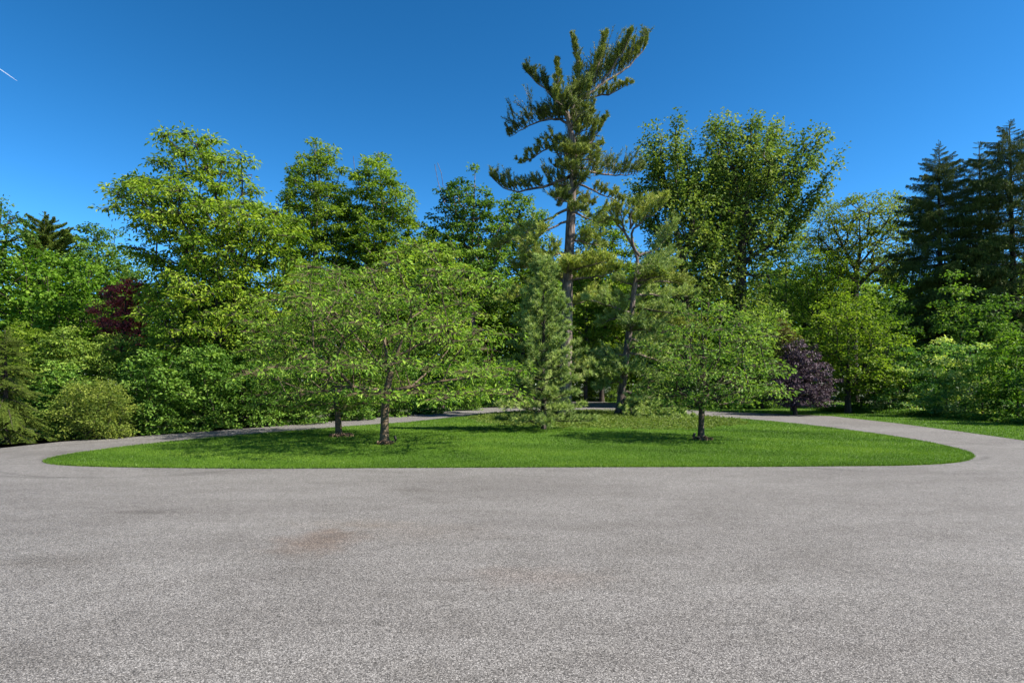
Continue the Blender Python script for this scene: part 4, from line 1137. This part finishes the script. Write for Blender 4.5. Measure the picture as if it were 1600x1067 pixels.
lo2 = dict(tw_len=1.05, up=0.5, start=0.12, gap=0.16, nn=36, reps=3, spread=1.0, tv=0.5, ln=0.18, w=0.030)
pine_tree('white_pine', 'leaning pine with a crooked forked top and drooping boughs right of the tallest pine', 970, 33.0,
    [(968, 648), (970, 618), (975, 585), (980, 540), (986, 497), (990, 455), (997, 418), (998, 398), (988, 382), (979, 370), (973, 358)],
    [0.24, 0.22, 0.20, 0.18, 0.17, 0.16, 0.14, 0.13, 0.09, 0.08, 0.06],
    [([(998, 398), (988, 381), (985, 358), (1005, 345), (1025, 332), (1040, 318)], dict(lo2, mat=PG, r0=0.09, start=0.45, tw_len=1.0, up=0.9)),
     ([(975, 362), (962, 345), (950, 332)], dict(lo2, mat=PG, start=0.3, tw_len=0.9, up=0.8)),
     ([(985, 358), (985, 338), (990, 322)], dict(lo2, mat=PG, start=0.25, tw_len=0.9, up=0.7, dy=-1.0)),
     ([(985, 356), (1000, 335), (1015, 318)], dict(lo2, mat=PG, start=0.2, tw_len=0.9, up=0.7, dy=0.8)),
     ([(976, 362), (970, 345), (968, 328)], dict(lo2, mat=PG, start=0.2, tw_len=0.9, up=0.7, dy=-1.2)),
     ([(998, 400), (1025, 392), (1040, 375), (1050, 358)], dict(lo2, start=0.35)),
     ([(997, 418), (1020, 412), (1040, 402)], dict(lo2)),
     ([(993, 440), (1015, 436), (1035, 432)], dict(lo2, mat=PG, tw_len=0.9, dy=-0.8)),
     ([(992, 445), (975, 440), (962, 438)], dict(lo2, tw_len=0.6)),
     ([(990, 462), (1020, 460), (1055, 465), (1085, 462)], dict(lo2, tw_len=0.9)),
     ([(988, 480), (1015, 482), (1045, 490), (1070, 492)], dict(lo2, tw_len=0.9, dy=-0.7)),
     ([(986, 500), (960, 496), (940, 505)], dict(lo2, tw_len=0.7)),
     ([(990, 450), (1010, 440), (1050, 440), (1075, 448)], dict(lo2, mat=PG, dy=0.7)),
     ([(992, 430), (1020, 420), (1055, 415)], dict(lo2, dy=0.9)),
     ([(988, 490), (950, 478), (925, 470)], dict(lo2, dy=-0.6)),
     ([(986, 505), (1030, 505), (1085, 515)], dict(lo2, mat=PG, dy=0.5)),
     ([(983, 530), (1020, 535), (1065, 545)], dict(lo2, dy=0.6)),
     ([(980, 550), (1020, 560), (1055, 575)], dict(lo2, dy=-0.2)),
     ([(978, 565), (950, 572), (930, 585)], dict(lo2, dy=-0.8)),
     ([(985, 515), (1010, 515), (1045, 522)], dict(lo2, tw_len=0.9, dy=-1.0)),
     ([(982, 540), (1005, 545), (1035, 555)], dict(lo2, tw_len=0.8, dy=-0.6)),
     ([(979, 555), (950, 552), (925, 560)], dict(lo2, tw_len=0.7)),
     ([(976, 580), (1000, 585), (1025, 598)], dict(lo2, tw_len=0.8, dy=-0.9)),
     ([(974, 595), (950, 598), (935, 608)], dict(lo2, tw_len=0.6, dy=-0.5)),
     ([(972, 612), (1000, 615), (1035, 628), (1062, 642)], dict(lo2, tw_len=0.75, up=0.35)),
     ([(970, 622), (1000, 630), (1040, 648), (1075, 656)], dict(lo2, tw_len=0.7, up=0.3, dy=-1.0)),
     ([(970, 628), (995, 640), (1030, 656), (1060, 666)], dict(lo2, tw_len=0.6, up=0.3, dy=-1.4)),
     ([(971, 620), (1000, 636), (1045, 652), (1085, 660)], dict(lo2, tw_len=0.6, up=0.3, dy=-0.8)),
     ([(969, 630), (985, 642), (1010, 658), (1030, 668)], dict(lo2, tw_len=0.55, up=0.3, dy=-1.8))],
    (None, PS), 102, M['bark_pine'],
    extra=[(520, -90, 2.0, dict(lo2)), (590, -100, 2.2, dict(lo2)), (470, 90, 2.2, dict(lo2)), (560, 70, 2.2, dict(lo2)), (440, -60, 1.8, dict(lo2))])

# young pine in front: whorls of rising boughs
def young_pine(foot, d, top_py, label, seed):
    rng = np.random.default_rng(seed)
    org = np.array([(foot - CX) / F * d, d, 0.0])
    root = thing('young_pine', label, 'tree', org)
    H = EYE + (HZ - top_py) / F * d
    zz = np.linspace(0, H - 0.1, 12)
    v, t = tube_path(np.stack([0.02 * np.sin(zz * 2), 0 * zz, zz - 0.1 * (zz == 0)], 1), 0.10 * (1 - zz / H) ** 0.9 + 0.008, 8, rng, 0.03)
    g = Geo(); g.add(v, t, 0, None, True); link('trunk', g.mesh('trunk', [M['bark_dark']]), root)
    z = 0.38
    while z < H - 0.15:
        f = z / H
        L0 = np.interp(f, [0, 0.12, 0.3, 0.55, 0.8, 1], [1.75, 2.0, 1.6, 0.9, 0.5, 0.15])
        m = 6 if f < 0.75 else 4
        a0 = rng.random() * 6.28
        for i in range(m):
            a = a0 + i * 6.283 / m + rng.normal() * 0.2
            ln = L0 * rng.uniform(0.65, 1.15)
            q = np.linspace(0, 1, 5)
            rise = np.interp(f, [0, 0.2, 0.6, 1], [-0.05, 0.2, 0.8, 1.7])
            path = np.stack([math.cos(a) * ln * q, math.sin(a) * ln * q, z + ln * rise * q * (0.7 + 0.4 * q)], 1)
            gb = pine_bough(path, 0.02 * (1.2 - f), rng, tw_len=0.42 * (1.15 - 0.5 * f), up=0.35, start=0.2, gap=0.17, nn=24, ln=0.17, w=0.017, fork=2, spread=0.9, fwd=0.8)
            link('bough', gb.mesh('bough', [M['bark_dark'], M['pine_soft']]), root)
        z += 0.36 * (1.05 - 0.35 * f)
    gb = pine_bough(np.stack([np.zeros(3), np.zeros(3), np.array([H - 0.7, H - 0.3, H])], 1), 0.012, rng, tw_len=0.22, up=1.0, start=0.1, gap=0.1, nn=30, ln=0.11, w=0.011)
    link('leader', gb.mesh('leader', [M['bark_dark'], M['pine_soft']]), root)
young_pine(849, 21.6, 412, 'soft grey-green young pine in front of the tallest pine, on the lawn', 103)

# --- spruces at the right, conifers at the left
SP = [spruce_bough(200 + i, [M['bark_dark'], M['spruce']], hang=0.5, nn=28, droop=0.14) for i in range(7)]
HM = [spruce_bough(230 + i, [M['bark_dark'], M['hemlock']], hang=0.35, nn=22, droop=0.22, flat=True, ln=0.03) for i in range(5)]
LP = [spruce_bough(260 + i, [M['bark_dark'], M['hemlock']], hang=-0.1, nn=24, droop=0.02, flat=True, ln=0.05) for i in range(4)]
bk = (M['bark_dark'],)
whorl_conifer('spruce_tree', 'dark spruce with a clean pointed top, left one of the spruces on the right', 'tree', 1470, 44.0, 222, 1467,
    [(222, 3), (245, 20), (270, 33), (300, 46), (340, 58), (380, 68), (450, 78), (540, 78), (640, 70)], SP, bk, 301, gap=0.50, per=8, pitch=(28, -4), low_z=2.5, r_base=0.28)
whorl_conifer('spruce_tree', 'tallest dark spruce at the right edge with a ragged top', 'tree', 1588, 42.0, 188, 1577,
    [(188, 3), (215, 28), (250, 50), (300, 72), (350, 82), (450, 90), (560, 88), (640, 80)], SP, bk, 302, gap=0.56, per=6, pitch=(30, -4), low_z=2.8, r_base=0.30)
whorl_conifer('spruce_tree', 'dark spruce tucked between the pointed spruce and the tallest spruce', 'tree', 1535, 46.0, 222, 1530,
    [(222, 3), (250, 22), (290, 36), (350, 50), (450, 62), (640, 62)], SP, bk, 303, gap=0.60, per=5, pitch=(28, -4), low_z=2.5, r_base=0.26)
whorl_conifer('pine_tree', 'dark conifer with flat feathery tiers above the left rounded tree', 'tree', 72, 44.0, 332, 70,
    [(332, 3), (350, 22), (370, 40), (400, 55), (460, 65), (600, 60)], LP, bk, 304, gap=0.6, per=6, pitch=(30, 8), low_z=4, r_base=0.25)
whorl_conifer('hemlock_tree', 'drooping soft green hemlock at the lower left edge beside the drive', 'tree', 8, 17.6, 515, 8,
    [(515, 4), (540, 30), (580, 52), (630, 64), (690, 72)], HM, bk, 305, gap=0.20, per=8, pitch=(24, -14), low_z=0.2, r_base=0.07)

# --- shrubs along the left drive
def shrub(name, label, px, base_py, top_py, half, leaf, seed, group, back=0.0, L=0.10, W=0.07, lai=3.6, R=0.42, bark='bark_dark', **kw):
    g = G(px, base_py); d = g[1] + back
    bpy_ = HZ + EYE * F / d
    h = bpy_ - top_py
    rows = [(top_py, px - half * 0.35, px + half * 0.35), (top_py + 0.10 * h, px - half * 0.72, px + half * 0.70), (top_py + 0.3 * h, px - half * 0.95, px + half), (top_py + 0.62 * h, px - half, px + half * 0.98), (bpy_ - 2, px - half * 0.9, px + half * 0.88)]
    o = dict(lai=lai, r_base=0.05, depth=0.9, maxd=2.0, sep=0.88, bf=0.15, k0=0.0, rmin=0.006, flat=0.3, spray_n=24, tvar=0.17, droop=0.3, arch=0.0, twigs=False)
    o.update(kw)
    return tree(name, label, 'shrub', px, d, rows, [(px, bpy_), (px, bpy_ - 0.25 * h), (px, bpy_ - 0.6 * h)], leaf, M[bark], seed, group=group, split=False, part_leaf='foliage', stem='stem', R=R, L=L, W=W, **o)

GRP = 'dark hedge shrubs along the left drive'
hedge = [(238, 681, 548, 52, 'leftmost dark hedge shrub, just right of the olive round shrub'),
         (318, 675, 540, 52, 'dark hedge shrub below the big left tree, second along the left drive'),
         (395, 669, 545, 52, 'dark hedge shrub left of the slender cherry trunk, third along the left drive'),
         (470, 664, 550, 50, 'dark hedge shrub behind the left side of the slender cherry, beside the drive'),
         (545, 658, 552, 46, 'dark hedge shrub right behind the slender cherry trunk across the drive'),
         (612, 652, 556, 42, 'dark hedge shrub directly behind the thick cherry trunk across the drive'),
         (672, 648, 560, 38, 'dark hedge shrub right of the thick cherry trunk across the drive'),
         (725, 642, 566, 34, 'dark hedge shrub near where the left drive disappears'),
         (768, 637, 572, 30, 'last dark hedge shrub where the left drive disappears behind the young pine')]
for i, (px, b, t, hw_, lab) in enumerate(hedge):
    shrub('hedge_shrub', lab, px, b, t, hw_, M['hedge'], 400 + i, GRP, back=1.1 + 0.2 * (i > 5), L=0.12, W=0.085, lai=4.4, R=0.42)
shrub('round_shrub', 'rounded olive green shrub beside the left drive, next to the hemlock', 146, 689, 597, 58, M['olive'], 420, None, back=1.0, L=0.075, W=0.038, lai=4.6, R=0.32, droop=-0.1, cap=0.0, flat=0.8, upb=0.6, lumpy=0.7, hollow=0.5)
shrub('hedge_shrub', 'deep green shrub squeezed between the hemlock and the olive round shrub', 92, 690, 560, 36, M['hedge'], 421, GRP, back=2.0, L=0.12, W=0.08)
back_row = [(40, 672, 505, 55, 'lime', 'yellow-green shrub rising behind the hemlock at the left edge'),
            (105, 672, 512, 55, 'shrub', 'light green shrub behind the olive round shrub, below the left rounded tree'),
            (175, 670, 520, 48, 'shrub', 'light green shrub below the crimson-leaved tree'),
            (255, 668, 512, 52, 'shrub', 'light green shrub behind the leftmost dark hedge shrub'),
            (330, 664, 520, 52, 'olive', 'olive shrub peeping over the dark hedge below the big left tree'),
            (420, 660, 515, 52, 'shrub', 'light green shrub peeping over the dark hedge left of the slender cherry'),
            (70, 650, 480, 60, 'hedge', 'dark shrub under the left rounded tree, behind the light green shrubs'),
            (160, 650, 485, 60, 'hedge', 'dark shrub under the crimson-leaved tree, behind the light green shrubs'),
            (250, 650, 470, 60, 'hedge', 'dark shrub under the big left tree, behind the light green shrubs'),
            (340, 650, 465, 60, 'shrub', 'green shrub under the big left tree trunk, behind the olive shrub'),
            (640, 640, 530, 45, 'dark', 'dark shrub behind the hedge, seen through the largest cherry'),
            (710, 636, 520, 45, 'hedge', 'dark shrub behind the hedge at the foot of the dark middle tree')]
for i, (px, b, t, hw_, k, lab) in enumerate(back_row):
    shrub('tall_shrub', lab, px, b, t, hw_, M[k], 430 + i, 'taller shrubs behind the left hedge', back=2.0, L=0.12 + 0.07 * (b < 655), W=0.075 + 0.05 * (b < 655), lai=3.4, R=0.5, flat=0.3)

# --- shrubs beyond the far drive, in the middle
mid_row = [(800, 630, 545, 40, 'hedge', 'shrub half hidden behind the left side of the young pine'),
           (868, 627, 530, 40, 'wood', 'dull green shrub behind the young pine and the tall pine trunk'),
           (915, 626, 548, 34, 'lime', 'bright shrub beyond the far drive, right of the tall pine trunk'),
           (955, 627, 560, 32, 'pale', 'glossy shrub beyond the far drive, left of the leaning pine'),
           (1005, 630, 535, 38, 'lime', 'bright shrub behind the leaning pine trunk'),
           (1055, 634, 520, 42, 'pale', 'pale shrub between the leaning pine and the young cherry'),
           (1120, 636, 545, 42, 'hedge', 'dark shrub behind the young cherry across the drive'),
           (1180, 638, 570, 38, 'dark', 'dark low shrub right of the young cherry across the drive')]
for i, (px, b, t, hw_, k, lab) in enumerate(mid_row):
    shrub('woodland_shrub', lab, px, b, t, hw_, M[k], 450 + i, 'shrubs beyond the far drive', L=0.21, W=0.14, lai=3.2, R=0.65)

# --- shrubs on the right bank
right_row = [(1345, 646, 575, 44, 'maple', 0, 'deep green shrub right of the purple tree, leftmost of the right bank'),
             (1395, 648, 540, 46, 'dogwood', 0, 'blue-green layered shrub below the yellow-green tree on the right bank'),
             (1440, 650, 540, 44, 'maple', 1.5, 'tall deep green shrub below the pointed spruce'),
             (1480, 653, 530, 46, 'dogwood', -1, 'pale-tipped layered shrub below the pointed spruce, middle of the right bank'),
             (1535, 657, 535, 46, 'dogwood', 0, 'pale-tipped layered shrub second from the right edge'),
             (1590, 662, 520, 50, 'maple', 0, 'bright green shrub at the right edge of the bank'),
             (1655, 670, 520, 55, 'hedge', 0, 'dark shrub cut by the right edge of the picture')]
for i, (px, b, t, hw_, k, bkk, lab) in enumerate(right_row):
    shrub('bank_shrub', lab, px, b, t, hw_, M[k], 470 + i, 'shrubs along the right bank', back=2.0 + bkk, L=0.16, W=0.095, lai=2.9, R=0.62, flat=0.22, cap=0.35, tvar=0.26, spray_n=24, hollow=0.65, sep=1.05)
und = [(1395, 639, 455, 42, 'dark', 'dark understorey tree left of the pointed spruce trunk'), (1440, 635, 440, 42, 'dark', 'dark understorey tree in front of the pointed spruce trunk'),
       (1500, 645, 425, 40, 'dark', 'dark green understorey tree between the two nearer spruces'), (1560, 645, 455, 34, 'dark', 'dark green understorey tree left of the tallest spruce trunk'), (1630, 640, 450, 46, 'dark', 'dark green understorey tree at the right edge below the tallest spruce')]
for i, (px, b, t, hw_, k, lab) in enumerate(und):
    shrub('understorey_tree', lab, px, b, t, hw_, M[k], 490 + i, 'understorey trees among the spruces', L=0.18, W=0.13, lai=1.9, R=0.8, maxd=3.0, sep=1.05)

# low ground cover strip along the bank
rgc = np.random.default_rng(77)
edge_pts = np.array([G(1290, 643.5), G(1350, 645.5), G(1420, 649), G(1480, 653), G(1540, 657.5), G(1620, 664.5), G(1700, 672)])
n = 9000
f = rgc.random(n) * (len(edge_pts) - 1.001); k = f.astype(int); fr = (f - k)[:, None]
e = edge_pts[k] * (1 - fr) + edge_pts[k + 1] * fr
e = e + np.stack([rgc.uniform(-0.2, 1.0, n), rgc.uniform(0, 2.2, n)], 1)
hh = rgc.uniform(0, 0.28, n) * (0.7 + 0.5 * noise_val(e[:, 0] * 2, e[:, 1] * 2, 6))
pos3 = np.stack([e[:, 0], e[:, 1], np.maximum(hh, 0.01)], 1)
v, tr, c = leaf_cloud(pos3, np.tile(np.array([[0, -0.2, 0.5]]), (n, 1)), n * 3, 0.11, 0.05, 0.2, 1.0, 0.05, rgc, np.full(n, 0.45))
tag(link('ground_cover', mesh_np('bank_cover', v, tr, M['hedge'], None, c)), 'low dark ground cover edging the right bank of shrubs', 'ground cover', kind='stuff')

# --- woods behind: four trees, copied
def wood_proto(seed, H, hw, L=0.32, W=0.24, lai=4.2, leaf='wood'):
    rng = np.random.default_rng(seed)
    z = np.array([0.12, 0.25, 0.45, 0.65, 0.82, 0.94, 1.0]) * H
    w = np.array([0.55, 0.85, 1.0, 0.95, 0.72, 0.4, 0.15]) * hw * rng.uniform(0.88, 1.1, 7)
    cx = rng.normal(size=7) * 0.25
    tr = np.stack([np.cumsum(rng.normal(size=6) * 0.15), np.cumsum(rng.normal(size=6) * 0.15), np.linspace(0, 0.85 * H, 6)], 1); tr[0, :2] = 0
    g0, parts, gl = tree_geo(z, cx, w, tr, [], R=1.15, L=L, W=W, rng=rng, lai=lai, r_base=0.3, depth=1.0, sep=0.95, bf=0.3, k0=0.3, rmin=0.02, spray_n=24, flat=0.3, tvar=0.17, twigs=False)
    for g in parts: g0.add(np.concatenate(g.v), np.concatenate(g.t), 0, None, True)
    return g0.mesh('trunk', [M['bark_dark']]), gl.mesh('crown', [M[leaf]])
protos = [wood_proto(500, 12, 3.4, leaf='pale'), wood_proto(501, 13, 3.0, leaf='shrub'), wood_proto(502, 11, 3.6, leaf='maple'), wood_proto(503, 14, 3.2)]
rw = np.random.default_rng(12)
spots = []
for (px, d, top) in [(-60, 60, 470), (20, 70, 455), (110, 62, 450), (200, 72, 430), (270, 60, 455), (330, 75, 440), (400, 62, 450), (470, 72, 430), (545, 62, 400), (610, 75, 420), (662, 64, 350), (712, 78, 365),
                     (775, 66, 420), (830, 80, 400), (880, 68, 420), (925, 82, 400), (975, 68, 410), (1020, 80, 400), (1065, 66, 400), (1110, 84, 420), (1150, 70, 440), (1195, 85, 405), (1240, 72, 405), (1290, 84, 400),
                     (1335, 72, 430), (1385, 80, 400), (1430, 66, 400), (1490, 74, 420), (1550, 66, 400), (1610, 74, 400), (1670, 64, 420),
                     (760, 110, 440), (860, 105, 430), (960, 112, 440), (1060, 118, 500), (1170, 120, 520), (1260, 116, 510)]:
    spots.append((px, d, top))
WOOD_LABEL = ['far woodland tree beyond the left picture edge, behind the layered dark branches', 'far woodland tree behind the left rounded maple, near the picture edge', 'far woodland tree behind the feathery left conifer',
    'far woodland tree behind the crimson-leaved tree', 'far woodland tree behind the left flank of the big left tree', 'far woodland tree behind the crown centre of the big left tree', 'far woodland tree behind the trunk of the big left tree',
    'far woodland tree behind the narrow dark spire and the rounded feathery tree', 'far woodland tree in the dip between the two feathery trees', 'far woodland tree behind the foot of the pointed feathery tree', 'far woodland tree filling the gap right of the pointed feathery tree',
    'far woodland tree behind the dark ragged-topped oak', 'far woodland tree right of the dark ragged-topped oak', 'far woodland tree behind the tip of the young pine', 'far woodland tree directly behind the bare trunk of the tallest pine',
    'far woodland tree between the tallest pine and the leaning pine', 'far woodland tree behind the crooked trunk of the leaning pine', 'far woodland tree right of the leaning pine top', 'far woodland tree behind the forked dark trunk',
    'far woodland tree behind the leaning slim trunk', 'far woodland tree behind the tallest broadleaved trunk', 'far woodland tree right of the tallest broadleaved trunk, low down', 'far woodland tree behind the pale hazy tree',
    'far woodland tree behind the small yellow-topped tree', 'far woodland tree behind the trunk of the vase-shaped tree', 'far woodland tree under the right limbs of the vase-shaped tree', 'far woodland tree between the vase-shaped tree and the pointed spruce',
    'far woodland tree behind the pointed spruce', 'far woodland tree between the pointed and the tallest spruce', 'far woodland tree behind the tallest spruce', 'far woodland tree beyond the right picture edge behind the spruces',
    'most distant woodland tree, left of the young pine tip', 'most distant woodland tree, behind the tallest pine', 'most distant woodland tree, behind the leaning pine', 'most distant woodland tree, seen between the dark trunks on the right',
    'most distant woodland tree, right of the tallest broadleaved trunk', 'most distant woodland tree, below the yellow-topped tree']
for i, (px, d, top) in enumerate(spots):
    k = i % 4
    H = EYE + (HZ - top) / F * d
    hgt = (12, 13, 11, 14)[k]
    r = thing('woodland_tree', WOOD_LABEL[i], 'tree', ((px - CX) / F * d, d, 0), 'woodland trees far behind the lawn')
    r.rotation_euler = (0, 0, rw.random() * 6.28)
    s = H / hgt
    r.scale = (s * rw.uniform(0.95, 1.25), s * rw.uniform(0.95, 1.25), s)
    link('trunk', protos[k][0], r); link('crown', protos[k][1], r)

# --- contrail
a, b = P(-8, 103, 4000), P(27, 127, 4000)
f = np.linspace(0, 1, 9)[:, None]
pts = a + (b - a) * f
v, t = tube_path(pts, np.interp(f[:, 0], [0, 0.7, 1], [2.6, 2.0, 0.5]), 8)
mc = bpy.data.materials.new('ice_cloud')
nt, N, L = nodes_of(mc)
df = N.new('ShaderNodeBsdfDiffuse'); df.inputs['Color'].default_value = (0.8, 0.8, 0.8, 1)
tp = N.new('ShaderNodeBsdfTransparent')
nz = N.new('ShaderNodeTexNoise'); nz.inputs['Scale'].default_value = 0.05
mr = N.new('ShaderNodeMapRange'); mr.inputs['To Min'].default_value = 0.15; mr.inputs['To Max'].default_value = 0.55
mx = N.new('ShaderNodeMixShader'); o = N.new('ShaderNodeOutputMaterial')
tcn = N.new('ShaderNodeTexCoord'); L.new(tcn.outputs['Object'], nz.inputs['Vector'])
L.new(nz.outputs['Fac'], mr.inputs['Value']); L.new(mr.outputs[0], mx.inputs['Fac'])
L.new(tp.outputs[0], mx.inputs[1]); L.new(df.outputs[0], mx.inputs[2]); L.new(mx.outputs[0], o.inputs['Surface'])
tag(link('contrail', mesh_np('contrail', v, t, mc, smooth=True)), 'short white aircraft trail slanting in the sky at the upper left', 'contrail')

tot = sum(len(m.polygons) for m in bpy.data.meshes)
print('TRIS', tot)
for k, v in sorted(STAT.items(), key=lambda x: -x[1])[:12]: print(k, v)
